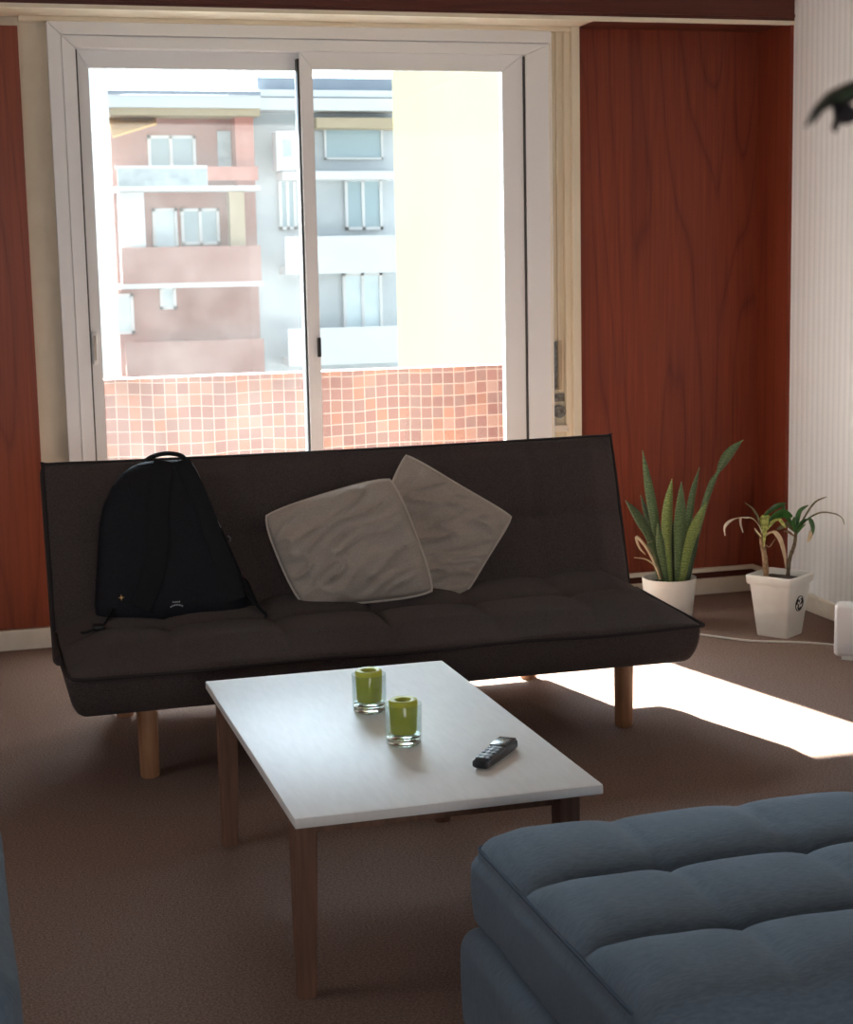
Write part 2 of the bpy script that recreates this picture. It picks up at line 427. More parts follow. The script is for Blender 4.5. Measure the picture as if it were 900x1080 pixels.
MAT = dict(
    carpet=mat('carpet', (0.160, 0.100, 0.078), 0.95, (0.295, 0.205, 0.165), 170, bump=0.9, bscale=260, spec=0.1, detail=6),
    wood=wood_panel_mat('red_wood_panel', (0.125, 0.021, 0.010), (0.27, 0.053, 0.021), 3.2),
    wood_side=wood_panel_mat('red_wood_side', (0.15, 0.026, 0.013), (0.25, 0.05, 0.021), 1.2, seed=4.0),
    wood_left=wood_panel_mat('red_wood_left', (0.17, 0.034, 0.013), (0.29, 0.066, 0.025), 1.6, seed=9.0),
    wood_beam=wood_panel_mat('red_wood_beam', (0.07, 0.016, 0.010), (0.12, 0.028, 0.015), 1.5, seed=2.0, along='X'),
    room_wood=mat('room_wood', (0.22, 0.075, 0.04), 0.5, (0.28, 0.10, 0.05), 3, stretch=(8, 8, 0.6)),
    plaster=mat('plaster', (0.66, 0.58, 0.44), 0.8, (0.72, 0.64, 0.50), 6, bump=0.1, bscale=30),
    ceiling=mat('ceiling_paint', (0.60, 0.55, 0.48), 0.9),
    wallpaper=stripe_mat('striped_wallpaper'),
    base=mat('baseboard_paint', (0.70, 0.63, 0.52), 0.6, (0.78, 0.71, 0.60), 12),
    cream=mat('cream_paint', (0.78, 0.71, 0.56), 0.5, (0.74, 0.655, 0.49), 3, stretch=(2, 2, 0.8)),
    alu=mat('white_aluminium', (0.80, 0.81, 0.81), 0.38),
    alu_dark=mat('dark_gap', (0.05, 0.05, 0.05), 0.7),
    steel=mat('old_steel', (0.30, 0.30, 0.27), 0.5, (0.10, 0.09, 0.08), 60, metal=0.4),
    webbing=mat('webbing', (0.45, 0.36, 0.24), 0.9),
    pane_clear=pane_mat('window_glass', 0.0015),
    pane_dusty=pane_mat('dusty_window_glass', 0.006, 0.003),
    tile=tile_mat('terracotta_tile'),
    bounce_cut=mat('bounce_cut_dark', (0.06, 0.035, 0.026), 0.8, (0.08, 0.045, 0.034), 10),
    concrete=mat('concrete', (0.45, 0.42, 0.38), 0.9, (0.55, 0.52, 0.47), 5),
    street=mat('street', (0.10, 0.10, 0.10), 0.9, (0.13, 0.13, 0.125), 0.5),
    sofa=mat('charcoal_fabric', (0.040, 0.031, 0.029), 0.92, (0.090, 0.070, 0.066), 420, bump=0.5, bscale=500, spec=0.15, sheen=0.06),
    sofa_pipe=mat('charcoal_piping', (0.034, 0.028, 0.027), 0.9, spec=0.15),
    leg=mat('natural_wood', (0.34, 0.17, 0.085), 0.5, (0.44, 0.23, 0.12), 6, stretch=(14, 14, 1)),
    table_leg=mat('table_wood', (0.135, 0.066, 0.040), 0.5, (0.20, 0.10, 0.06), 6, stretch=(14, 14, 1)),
    table_top=mat('white_tabletop', (0.80, 0.785, 0.75), 0.48, (0.84, 0.825, 0.79), 12, stretch=(6, 1, 1), spec=0.6),
    cushion=mat('taupe_cotton', (0.37, 0.318, 0.272), 0.95, (0.45, 0.39, 0.335), 260, bump=0.35, bscale=300, spec=0.1, sheen=0.05),
    cushion_pipe=mat('taupe_piping', (0.52, 0.46, 0.40), 0.95, spec=0.1),
    pack=mat('black_nylon', (0.006, 0.007, 0.010), 0.75, (0.011, 0.012, 0.016), 220, bump=0.3, bscale=400, spec=0.25),
    strap=mat('black_webbing', (0.012, 0.013, 0.015), 0.85, spec=0.2),
    zip=mat('grey_zip', (0.16, 0.16, 0.17), 0.5),
    gold=mat('gold_thread', (0.75, 0.45, 0.15), 0.5),
    print=mat('grey_print', (0.38, 0.40, 0.43), 0.6),
    ottoman=mat('blue_grey_fabric', (0.120, 0.168, 0.220), 0.9, (0.156, 0.216, 0.277), 60, stretch=(1, 5, 1), bump=0.35, bscale=420, spec=0.15, sheen=0.15),
    ott_pipe=mat('blue_grey_piping', (0.09, 0.125, 0.17), 0.9, spec=0.15),
    plastic=mat('white_plastic', (0.84, 0.85, 0.86), 0.35),
    pot=mat('white_pot', (0.80, 0.78, 0.72), 0.4, (0.76, 0.73, 0.67), 20),
    soil=mat('dark_soil', (0.020, 0.014, 0.010), 0.95, (0.05, 0.035, 0.022), 90, bump=1.0),
    ink=mat('black_ink', (0.015, 0.015, 0.015), 0.6),
    cable=mat('white_cable', (0.72, 0.68, 0.60), 0.5),
    candle=mat('green_wax', (0.50, 0.52, 0.05), 0.5),
    remote=mat('dark_plastic', (0.018, 0.021, 0.026), 0.38),
    remote_top=mat('grey_gloss_plastic', (0.060, 0.066, 0.070), 0.25),
    button=mat('rubber_button', (0.075, 0.09, 0.11), 0.45),
    snake=leaf_mat('snake_leaf', (0.022, 0.060, 0.026), (0.17, 0.25, 0.09), 330),
    snake_pale=leaf_mat('snake_leaf_pale', (0.07, 0.15, 0.035), (0.34, 0.40, 0.12), 300),
    snake_dark=leaf_mat('snake_leaf_dark', (0.014, 0.036, 0.018), (0.08, 0.13, 0.045), 330),
    snake_edge=mat('snake_leaf_edge', (0.32, 0.36, 0.13), 0.5),
    green=mat('glossy_green_leaf', (0.025, 0.10, 0.02), 0.3, (0.05, 0.17, 0.03), 25),
    yellowgreen=leaf_mat('yellow_green_leaf', (0.30, 0.33, 0.06), (0.52, 0.52, 0.14), 90),
    dry=mat('dry_leaf', (0.58, 0.42, 0.24), 0.8, (0.70, 0.56, 0.38), 30),
    pale_dry=mat('pale_dry_leaf', (0.66, 0.58, 0.47), 0.8, (0.50, 0.40, 0.28), 40),
    olive_dry=mat('olive_wilted_leaf', (0.09, 0.09, 0.035), 0.6, (0.20, 0.17, 0.08), 40),
    stem=mat('tan_stem', (0.34, 0.22, 0.12), 0.85, (0.18, 0.11, 0.06), 60, bump=0.6),
    stem_dark=mat('dark_stem', (0.10, 0.075, 0.045), 0.85, (0.20, 0.15, 0.09), 70, bump=0.6),
    near_leaf=mat('dark_green_leaf', (0.010, 0.026, 0.010), 0.45, (0.018, 0.045, 0.014), 20),
    near_dead=mat('dark_purple_leaf', (0.012, 0.010, 0.016), 0.5),
    pink=mat('pink_brick_wall', (0.34, 0.17, 0.14), 0.9, (0.395, 0.215, 0.18), 1.2, detail=6),
    red=mat('red_brick_wall', (0.44, 0.18, 0.14), 0.9, (0.52, 0.24, 0.19), 1.5),
    pale_wall=mat('pale_grey_wall', (0.46, 0.495, 0.51), 0.9, (0.53, 0.56, 0.575), 0.7, detail=6),
    white_wall=mat('white_render', (0.62, 0.62, 0.61), 0.9, (0.66, 0.66, 0.655), 0.6),
    tan_wall=mat('tan_soffit', (0.45, 0.36, 0.24), 0.9),
    yellow=mat('yellow_render', (0.19, 0.168, 0.092), 1.0, (0.215, 0.192, 0.108), 0.5, detail=6, stretch=(1, 1, 0.4), spec=0.0),
    roof=mat('blue_grey_roof', (0.22, 0.25, 0.29), 0.8, (0.26, 0.29, 0.33), 1),
    far_glass=mat('far_window_glass', (0.32, 0.42, 0.45), 0.3),
    far_glass_pale=mat('far_blind', (0.55, 0.64, 0.67), 0.5, (0.63, 0.72, 0.74), 2),
    rail=mat('balcony_rail', (0.30, 0.36, 0.38), 0.5, (0.42, 0.48, 0.5), 3),
    awning=mat('orange_awning', (0.66, 0.38, 0.13), 0.9),
)
g = bpy.data.materials.new('clear_glass'); g.use_nodes = True
gb = g.node_tree.nodes['Principled BSDF']
gb.inputs['Base Color'].default_value = (0.97, 1.0, 0.98, 1); gb.inputs['Roughness'].default_value = 0.02
gb.inputs['Transmission Weight'].default_value = 1.0; gb.inputs['IOR'].default_value = 1.32
MAT['glass'] = g
cm = bpy.data.materials.new('thin_glass'); cm.use_nodes = True
_n = cm.node_tree
for q in list(_n.nodes): _n.nodes.remove(q)
_o = _n.nodes.new('ShaderNodeOutputMaterial'); _t = _n.nodes.new('ShaderNodeBsdfTransparent'); _g = _n.nodes.new('ShaderNodeBsdfGlossy'); _m = _n.nodes.new('ShaderNodeMixShader'); _f = _n.nodes.new('ShaderNodeMath'); _w = _n.nodes.new('ShaderNodeLayerWeight')
_t.inputs[0].default_value = (0.90, 0.94, 0.92, 1); _g.inputs['Roughness'].default_value = 0.03; _f.operation = 'MULTIPLY_ADD'; _f.inputs[1].default_value = 0.22; _f.inputs[2].default_value = 0.03; _w.inputs['Blend'].default_value = 0.3; _n.links.new(_w.outputs['Facing'], _f.inputs[0])
_n.links.new(_f.outputs[0], _m.inputs[0]); _n.links.new(_t.outputs[0], _m.inputs[1]); _n.links.new(_g.outputs[0], _m.inputs[2]); _n.links.new(_m.outputs[0], _o.inputs[0])
MAT['cup'] = cm

# ------------------------------------------------------------------ room
YB, XR, XL, YR, ZC = 6.74, 3.5, -1.7, -6.0, 2.78
def struct(name, bm, m, parent=None, smooth=False):
    o = obj(name, bm, m, parent, smooth=smooth)
    if parent is None: o['kind'] = 'structure'
    return o
struct('floor', boxes((XL - .2, XR + .2, YR - .2, 7.0, -0.12, 0.0)), MAT['carpet'])
struct('ceiling', boxes((XL - .2, XR + .2, YR - .2, 7.0, ZC, ZC + 0.12)), MAT['ceiling'])
struct('wall_right', boxes((XR, XR + .2, YR - .2, 7.0, 0, ZC)), MAT['wallpaper'])
struct('wall_left', boxes((XL - .2, XL, YR - .2, 7.0, 0, ZC)), MAT['room_wood'])
struct('wall_rear', boxes((XL, XR, YR - .2, YR, 0, ZC)), MAT['room_wood'])
OX0, OX1, OZ1 = 0.441, 2.60, 2.462           # window opening
struct('wall_back', boxes((XL, OX0, YB, 7.0, 0, ZC), (OX1, XR, YB, 7.0, 0, ZC), (OX0, OX1, YB, 7.0, OZ1, ZC), (OX0, OX1, YB, 7.0, 0, 0.03)), MAT['plaster'])
# wood panelling
struct('trim_1', boxes((2.628, XR, 6.722, YB, 0.105, 2.48)), MAT['wood'])
struct('trim_2', boxes((XR - .016, XR, 6.435, 6.722, 0.105, 2.48)), MAT['wood_side'])
struct('trim_3', boxes((XL, 0.332, 6.715, YB, 0.086, 2.445)), MAT['wood_left'])
# curtain box: board, soffit, pale edge strip
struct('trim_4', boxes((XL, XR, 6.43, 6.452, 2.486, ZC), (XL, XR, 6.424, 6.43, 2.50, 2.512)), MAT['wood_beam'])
struct('trim_5', boxes((XL, XR, 6.427, 6.452, 2.470, 2.486)), MAT['cream'])
struct('trim_6', boxes((XL, 2.628, 6.452, YB, 2.48, 2.50)), MAT['plaster'])
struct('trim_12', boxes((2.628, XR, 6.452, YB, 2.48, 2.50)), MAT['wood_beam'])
# small mouldings under the panels and the skirting
struct('baseboard_left', boxes((XL, 0.348, 6.70, YB, 0, 0.083), bev=0.004), MAT['base'])
struct('baseboard_back', boxes((2.628, XR, 6.706, YB, 0, 0.072), bev=0.004), MAT['base'])
struct('baseboard_right', boxes((XR - .02, XR, YR, 6.706, 0, 0.072), bev=0.004), MAT['base'])
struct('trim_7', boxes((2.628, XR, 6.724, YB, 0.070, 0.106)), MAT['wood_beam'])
struct('trim_8', boxes((2.628, XR - .016, 6.70, 6.722, 0.103, 0.122), (XR - .038, XR - .016, 6.435, 6.70, 0.103, 0.122), bev=0.003), MAT['base'])
struct('trim_9', boxes((XR - .012, XR, 6.435, 6.722, 0.07, 0.106)), MAT['wood_beam'])
# cream board and shutter-tape groove right of the window, and head board over it
bm = boxes((2.593, 2.628, 6.672, YB + .01, 0.0, 2.48), (2.502, 2.512, 6.70, YB + .01, 0.0, 2.462), (2.537, 2.545, 6.712, YB + .01, 0.955, 2.462), (2.568, 2.593, 6.70, YB + .01, 0.0, 2.462), (2.512, 2.568, 6.725, YB + .02, 0.0, 2.462), bev=0.002)
struct('trim_10', bm, MAT['cream'])
struct('trim_11', boxes((0.336, 2.628, 6.688, YB, 2.4625, 2.48), bev=0.002), MAT['cream'])
# tape winder in the groove
wd = empty('shutter_tape_winder', (2.54, 6.72, 0.80))
tag(wd, 'worn grey shutter tape winder set in the cream groove right of the window', 'shutter winder')
obj('faceplate', boxes((2.514, 2.534, 6.716, 6.725, 0.955, 1.165), bev=0.002), MAT['steel'], wd)
obj('tape', boxes((2.536, 2.552, 6.708, 6.712, 0.955, 1.17)), MAT['webbing'], wd)
bm = bmesh.new(); lathe(bm, [(0.001, 0), (0.028, 0), (0.028, 0.02), (0.001, 0.02)], (0, 0, 0), 20)
bmesh.ops.transform(bm, matrix=Matrix.Translation((2.54, 6.728, 0.862)) @ Matrix.Rotation(math.pi / 2, 4, 'X'), verts=bm.verts[:])
box(bm, 2.515, 2.565, 6.716, 6.725, 0.905, 0.94, 0.003)
obj('spool', bm, MAT['steel'], wd)
obj('bottom_clip', boxes((2.506, 2.575, 6.695, 6.725, 0.775, 0.805), bev=0.003), MAT['base'], wd)

# ------------------------------------------------------------------ window
win = empty('window_1', (1.45, 6.75, 0)); win['kind'] = 'structure'
def mitre(x0, x1, z0, z1, wl, wr, wt, wb, y0, y1, bm=None, gap=0.0012):
    """mitred rectangular frame of four bars with hairline joints"""
    bm = bm or bmesh.new()
    O = [V((x0, 0, z0)), V((x1, 0, z0)), V((x1, 0, z1)), V((x0, 0, z1))]
    I = [V((x0 + wl, 0, z0 + wb)), V((x1 - wr, 0, z0 + wb)), V((x1 - wr, 0, z1 - wt)), V((x0 + wl, 0, z1 - wt))]
    for i in range(4):
        j = (i + 1) % 4
        t = (O[j] - O[i]).normalized() * gap
        q = [O[i] + t, O[j] - t, I[j] - t, I[i] + t]
        a = [bm.verts.new((p.x, y0, p.z)) for p in q]; b = [bm.verts.new((p.x, y1, p.z)) for p in q]
        bm.faces.new(a); bm.faces.new(b[::-1])
        for k in range(4):
            l = (k + 1) % 4
            bm.faces.new((a[k], b[k], b[l], a[l]))
    return bm
bm = mitre(0.441, 2.51, 0.03, 2.462, 0.050, 0.004, 0.048, 0.004, 6.694, 6.712)
obj('casing', bm, MAT['alu'], win, smooth=False)
bm = mitre(0.4955, 2.506, 0.034, 2.4095, 0.050, 0.108, 0.043, 0.05, 6.703, 6.84)
box(bm, 0.441, 0.4955, 6.716, 6.84, 0.034, 2.462); box(bm, 0.4955, 2.506, 6.716, 6.84, 2.4095, 2.462)
obj('frame', bm, MAT['alu'], win, smooth=False)
obj('frame_gap_strip', boxes((0.545, 0.552, 6.712, 6.80, .06, 2.36), (2.39, 2.398, 6.712, 6.80, .06, 2.36)), MAT['alu_dark'], win)  # dark strips stand in for the dark gaps between frame and sashes
def sash(x0, x1, y0, y1, wl, wr, glassmat):
    s = obj('sash', mitre(x0, x1, 0.085, 2.366, wl, wr, 0.068, 0.10, y0, y1), MAT['alu'], win, smooth=False)
    ym = (y0 + y1) / 2
    obj('glass_pane', boxes((x0 + wl - .01, x1 - wr + .01, ym - .002, ym + .002, 0.175, 2.31)), glassmat, s, smooth=False)
    return s
s_l = sash(0.552, 1.478, 6.770, 6.808, 0.046, 0.046, MAT['pane_dusty'])
s_r = sash(1.436, 2.390, 6.722, 6.760, 0.052, 0.092, MAT['pane_clear'])
obj('frame_seal', boxes((1.427, 1.4365, 6.735, 6.775, 0.12, 2.34)), MAT['alu_dark'], s_r, smooth=False)
obj('latch', boxes((1.474, 1.488, 6.706, 6.724, 1.135, 1.215), bev=0.003), MAT['ink'], s_r)
h = obj('pull_handle', boxes((0.560, 0.580, 6.762, 6.772, 1.135, 1.265), bev=0.003), MAT['alu'], s_l)
obj('pull_recess', boxes((0.565, 0.575, 6.7605, 6.764, 1.15, 1.25)), MAT['concrete'], s_l)

# ------------------------------------------------------------------ outside: balcony, street, houses
o = struct('balcony_floor', boxes((-2.5, 4.1, 7.0, 8.2, -0.15, -0.02)), MAT['street'])
o = struct('balcony_parapet', boxes((-2.5, 4.1, 8.0, 8.14, -0.02, 0.992)), MAT['tile'])
o = struct('sun_block_slab', boxes((-2.5, 4.1, 7.0, 7.42, 2.62, 2.78)), MAT['white_wall'])  # unseen slab added to keep direct sun off the sofa
struct('bounce_cut_panel', boxes((-2.5, OX0, 7.0, 7.03, 0, ZC), (OX1, 4.1, 7.0, 7.03, 0, ZC)), MAT['bounce_cut'])  # unseen dark panels added to cut sun bounce onto the parapet
o = struct('street_ground', boxes((-60, 80, 8.2, 120, -9.2, -9.0)), MAT['street'])

F = 50.0
def P(x, y): return at(x, y, F)
def rect(x0, y0, x1, y1):
    a, b = at(x0, y0, F), at(x1, y1, F)
    return a.x, b.x, b.z, a.z
def part(name, m, root, *bs, bev=0): return obj(name, boxes(*bs, bev=bev), m, root, smooth=False)
def far_window(root, r, m=None, split=0.5, fr=0.09, y=F):
    x0, x1, z0, z1 = r
    f = obj('window_frame', boxes((x0, x1, y - .10, y, z0, z0 + fr), (x0, x1, y - .10, y, z1 - fr, z1), (x0, x0 + fr, y - .10, y, z0, z1), (x1 - fr, x1, y - .10, y, z0, z1),
            *(((x0 + (x1 - x0) * split - fr / 2, x0 + (x1 - x0) * split + fr / 2, y - .10, y, z0, z1),) if split else ())), MAT['white_wall'], root, smooth=False)
    obj('pane', boxes((x0 + fr * .5, x1 - fr * .5, y - .04, y - .01, z0 + fr * .5, z1 - fr * .5)), m or MAT['far_glass'], f, smooth=False)
    return f
A = empty('brick_apartment_building', (7, 52, -9))
tag(A, 'pink brick apartment building with stacked balconies seen through the left pane', 'building')
part('wall', MAT['pink'], A, (4.95, 9.2, F, 58, -9, 6.2))
part('cornice', MAT['white_wall'], A, (4.6, 9.2, F - 1.4, F + .1, 6.15, 6.5))
part('soffit', MAT['tan_wall'], A, (4.9, 9.2, F - 1.2, F, 5.95, 6.15))
bm = bmesh.new()
rv = [(4.5, F - 1.45, 6.5), (9.19, F - 1.45, 6.5), (9.19, F + 4, 7.35), (6.2, F + 4, 7.35), (4.5, F + 1.2, 6.62)]
ring_loft(bm, [[V(p) for p in rv], [V(p) + V((0, 0, .12)) for p in rv]])
obj('roof', bm, MAT['roof'], A, smooth=False)
part('side_pier', MAT['red'], A, (8.55, 9.1, F - .6, F + .1, 3.9, 6.0))
far_window(A, rect(155, 143, 207, 178), split=0.48)
part('door_recess', MAT['rail'], A, (8.1, 8.5, F - .05, F, 4.2, 5.6))
for zt, zs, mt in ((4.5, 3.95, 'rail'), (2.2, 1.15, 'pink'), (-.55, -1.6, 'pink'), (-3.3, -4.4, 'pink')):
    b = part('balcony', MAT['white_wall'], A, (4.95, 9.15, F - 1.1, F, zs - .14, zs))
    if mt == 'rail':
        part('railing', MAT['rail'], b, (5.0, 7.6, F - 1.1, F - 1.04, zs, zt - .05))
        part('solid_rail', MAT['red'], b, (7.6, 9.1, F - 1.1, F - 1.0, zs + .15, zt))
        part('handrail', MAT['white_wall'], b, (4.95, 7.6, F - 1.12, F - 1.0, zt - .05, zt + .03))
    else:
        part('solid_rail', MAT['pink'], b, (5.0, 9.1, F - 1.1, F - 1.0, zs, zt))
far_window(A, rect(160, 220, 188, 262), MAT['far_glass_pale'], split=0)
far_window(A, rect(190, 220, 232, 258), split=0.5)
far_window(A, rect(118, 310, 142, 352), MAT['far_glass_pale'], split=0)
far_window(A, rect(168, 302, 186, 326), MAT['far_glass_pale'], split=0)
far_window(A, rect(178, 360, 196, 390), MAT['far_glass_pale'], split=0)
part('column', MAT['white_wall'], A, (5.05, 5.75, F - .9, F - .2, 1.15, 3.8))
part('column', MAT['tan_wall'], A, (8.3, 8.75, F - .6, F - .1, 1.15, 3.8))
bm = bmesh.new()
q = [(4.9, F, 6.0), (6.3, F, 6.0), (6.2, F - 1.0, 5.75), (4.9, F - 1.3, 5.35)]
ring_loft(bm, [[V(p) for p in q], [V(p) - V((0, 0, .06)) for p in q]])
obj('awning', bm, MAT['awning'], A, smooth=False)

B = empty('pale_apartment_building', (11, 52, -9))
tag(B, 'pale grey apartment block with glazed balconies standing left of the yellow wall', 'building')
part('wall', MAT['pale_wall'], B, (9.22, 14.4, F + .2, 58, -9, 6.15))
part('cornice', MAT['white_wall'], B, (9.22, 13.9, F - .9, F + .3, 6.15, 6.5), (9.22, 13.9, F - .7, F + .3, 6.55, 6.75))
part('roof', MAT['roof'], B, (9.3, 13.9, F - .3, F + 5, 6.75, 7.15))
part('soffit', MAT['tan_wall'], B, (11.0, 13.6, F - .7, F + .2, 5.65, 5.95))
r = rect(342, 125, 405, 168)
far_window(B, r, MAT['far_glass'], split=0, fr=.06, y=F + .15)
for zs in (4.25, 1.45, -1.3):
    b = part('balcony', MAT['white_wall'], B, (9.9, 13.5, F - .8, F + .2, zs - .12, zs + .12))
    if zs < 4:
        part('railing', MAT['white_wall'], b, (9.9, 13.5, F - .8, F - .72, zs + .12, zs + 1.0))
far_window(B, rect(364, 188, 405, 242), split=0.48, y=F + .15)
far_window(B, rect(294, 188, 314, 242), MAT['far_glass'], split=0.5, y=F + .15)
far_window(B, rect(362, 288, 405, 352), MAT['far_glass_pale'], split=0.5, y=F + .15)
ac = part('air_conditioner', MAT['white_wall'], B, (9.75, 10.6, F - .7, F - .1, 4.4, 5.55))
obj('fan_grille', boxes((9.95, 10.2, F - .73, F - .69, 4.8, 5.3)), MAT['rail'], ac, smooth=False)

Cb = empty('yellow_building', (7, 13, -9))
tag(Cb, 'blank sunlit yellow rendered building wall filling the right window pane', 'building')
part('wall', MAT['yellow'], Cb, (4.2, 9.0, 9.2, 15.50, -9, 5.2))
part('coping', MAT['tan_wall'], Cb, (4.13, 9.05, 9.15, 15.56, 5.2, 5.32))
W = empty('white_building', (3, 45, -9))
tag(W, 'narrow strip of white building at the far left edge of the window glass', 'building')
part('wall', MAT['white_wall'], W, (0.5, 4.35, 44, 50, -9, 8.2))
part('cornice', MAT['white_wall'], W, (0.4, 4.42, 43.8, 50, 8.2, 8.5))

# ------------------------------------------------------------------ sofa bed
SX0, SX1 = 0.268, 2.222
sofa = empty('sofa_bed', (1.265, 5.0, 0))
tag(sofa, 'dark charcoal tufted sofa bed on round wooden legs in front of the window', 'sofa')
def tuft(u, n, p=2.0):                 # 0 at seams, 1 in cells
    fr = (u * n) % 1.0
    return max(0.0, 1 - abs(2 * fr - 1) ** p)
NX = 6
def seat_disp(p, n):
    u = (p.x - SX0) / (SX1 - SX0); v = (p.y - 4.62) / 0.72
    if n.z > 0.2:
        tx, ty = tuft(u, NX), tuft(v, 2)
        h = (tx ** .4) * (.45 + .55 * ty ** .5) * 0.026 + ty ** .4 * 0.022 - 0.034 * (1 - tx) ** 4 * (1 - ty) ** 4
        e = min(1, max(0, min(p.x - SX0, SX1 - p.x) / .12)) * min(1, max(0, (p.y - 4.62) / .12))
        p = p + V((0, 0, (h * e + 0.012 * e) * n.z))
        p.z += 0.035 * max(0, v)  # the seat rises a little to the back
        p.z += 0.004 * fbm(p, 3.5, 2)
    elif n.z < 0:
        p.z += 0.03 * max(0, v)
        # the under-body draws in at front and ends
    k = max(0.0, min(1.0, (0.36 - p.z) / 0.13))
    ins = 0.075 * (1 - math.sqrt(max(0.0, 1 - k ** 2.2)))
    dx = min(p.x - SX0, SX1 - p.x); dy = p.y - 4.625
    p.x += (1 if p.x < 1.2 else -1) * ins * max(0.0, 1 - dx / .15)
    p.y += ins * .8 * max(0.0, 1 - dy / .15)
    p.y += 0.006 * fbm(p, 2.5, 5)
    return p
bm = bmesh.new()
rblock(bm, SX0, SX1, 4.625, 5.34, 0.245, 0.372, 0.018, 0.0135, seat_disp)
seat = obj('seat', bm, MAT['sofa'], sofa, ang=80)
pts = []
zf = lambda y: 0.366 + 0.035 * (y - 4.62) / .72
for x, y in [(SX0, 5.14), (SX0 - .004, 5.0), (SX0 - .004, 4.8), (SX0 + .006, 4.66), (SX0 + .04, 4.62)] + [(SX0 + .04 + i * (SX1 - SX0 - .08) / 12, 4.615 + .004 * math.sin(i * 1.7)) for i in range(1, 12)] + [(SX1 - .03, 4.618), (SX1 + .004, 4.625), (SX1 + .005, 4.68), (SX1 + .001, 4.9), (SX1 - .002, 5.14)]:
    pts.append((x, y, zf(y) + .002 * math.sin(x * 9)))
bm = bmesh.new(); tube(bm, smooth_path(pts, 5), 0.0055, 8)
obj('seat_piping', bm, MAT['sofa_pipe'], seat)
# backrest in its leaning frame: s up along it, w out of it towards the room
LEAN = math.atan2(0.160, 0.495)
E_S, E_W = V((0, math.sin(LEAN), math.cos(LEAN))), V((0, -math.cos(LEAN), math.sin(LEAN)))
O_B = V((0, 5.19, 0.41))
def BP(x, s, w): return V((x, 0, 0)) + O_B + E_S * s + E_W * w
def back_disp(p, n):
    x, w, s = p.x, -p.y, p.z
    if n.y < -0.2:
        u = (x - SX0) / (SX1 - SX0); v = (s + 0.03) / 0.555
        tx, tv = tuft(u, NX), tuft(v, 2)
        h = tx ** .4 * (.5 + .5 * tv ** .5) * .020 + tv ** .4 * .016 - .024 * (1 - tx) ** 4 * (1 - tv) ** 4
        e = min(1, max(0, min(x - SX0, SX1 - x) / .1)) * min(1, max(0, (0.525 - s) / .08))
        w += h * e + 0.004 * fbm((x, s, 0), 3, 9)
    if n.z > .3:
        s += 0.006 * math.sin((x - SX0) / (SX1 - SX0) * math.pi) * -1 + .003 * fbm((x, 0, 1), 4, 3)
    return BP(x, s, w)
bm = bmesh.new()
rblock(bm, 0.262, 2.222, 0.0, 0.13, -0.12, 0.522, 0.022, 0.0135, back_disp)
back = obj('backrest', bm, MAT['sofa'], sofa, ang=80)
pts = [BP(0.268, -.02, -.006), BP(0.267, .25, -.005), BP(0.269, .50, -.007), BP(.285, .515, -.007)] + [BP(.285 + i * .19, .515 - .005 * math.sin(i / 10 * math.pi), -.006) for i in range(1, 10)] + [BP(2.20, .515, -.007), BP(2.215, .50, -.007), BP(2.217, .25, -.005), BP(2.216, -.02, -.006)]
bm = bmesh.new(); tube(bm, smooth_path(pts, 4), 0.0055, 8)
obj('back_piping', bm, MAT['sofa_pipe'], back)
for (x, y, sp_) in ((0.508, 4.835, 0), (2.05, 4.85, 0), (0.508, 5.55, 0), (1.97, 5.55, 0)):
    bm = bmesh.new()
    lathe(bm, [(0.026, 0), (0.029, 0.004), (0.032, 0.27), (0.03, 0.275)], (x, y, 0), 24)
    for v in bm.verts: v.co.y += sp_ * (1 - v.co.z / .275)
    obj('leg', bm, MAT['leg'], sofa)

bm = boxes((0.46, 2.005, 5.582, 5.597, 0.075, 0.49), (.49, .525, 5.30, 5.585, 0.272, 0.298), (1.955, 1.99, 5.30, 5.585, 0.272, 0.298), bev=.003)  # unseen board and brackets added to block sun under the sofa
obj('rear_shade_board', bm, MAT['ink'], sofa)

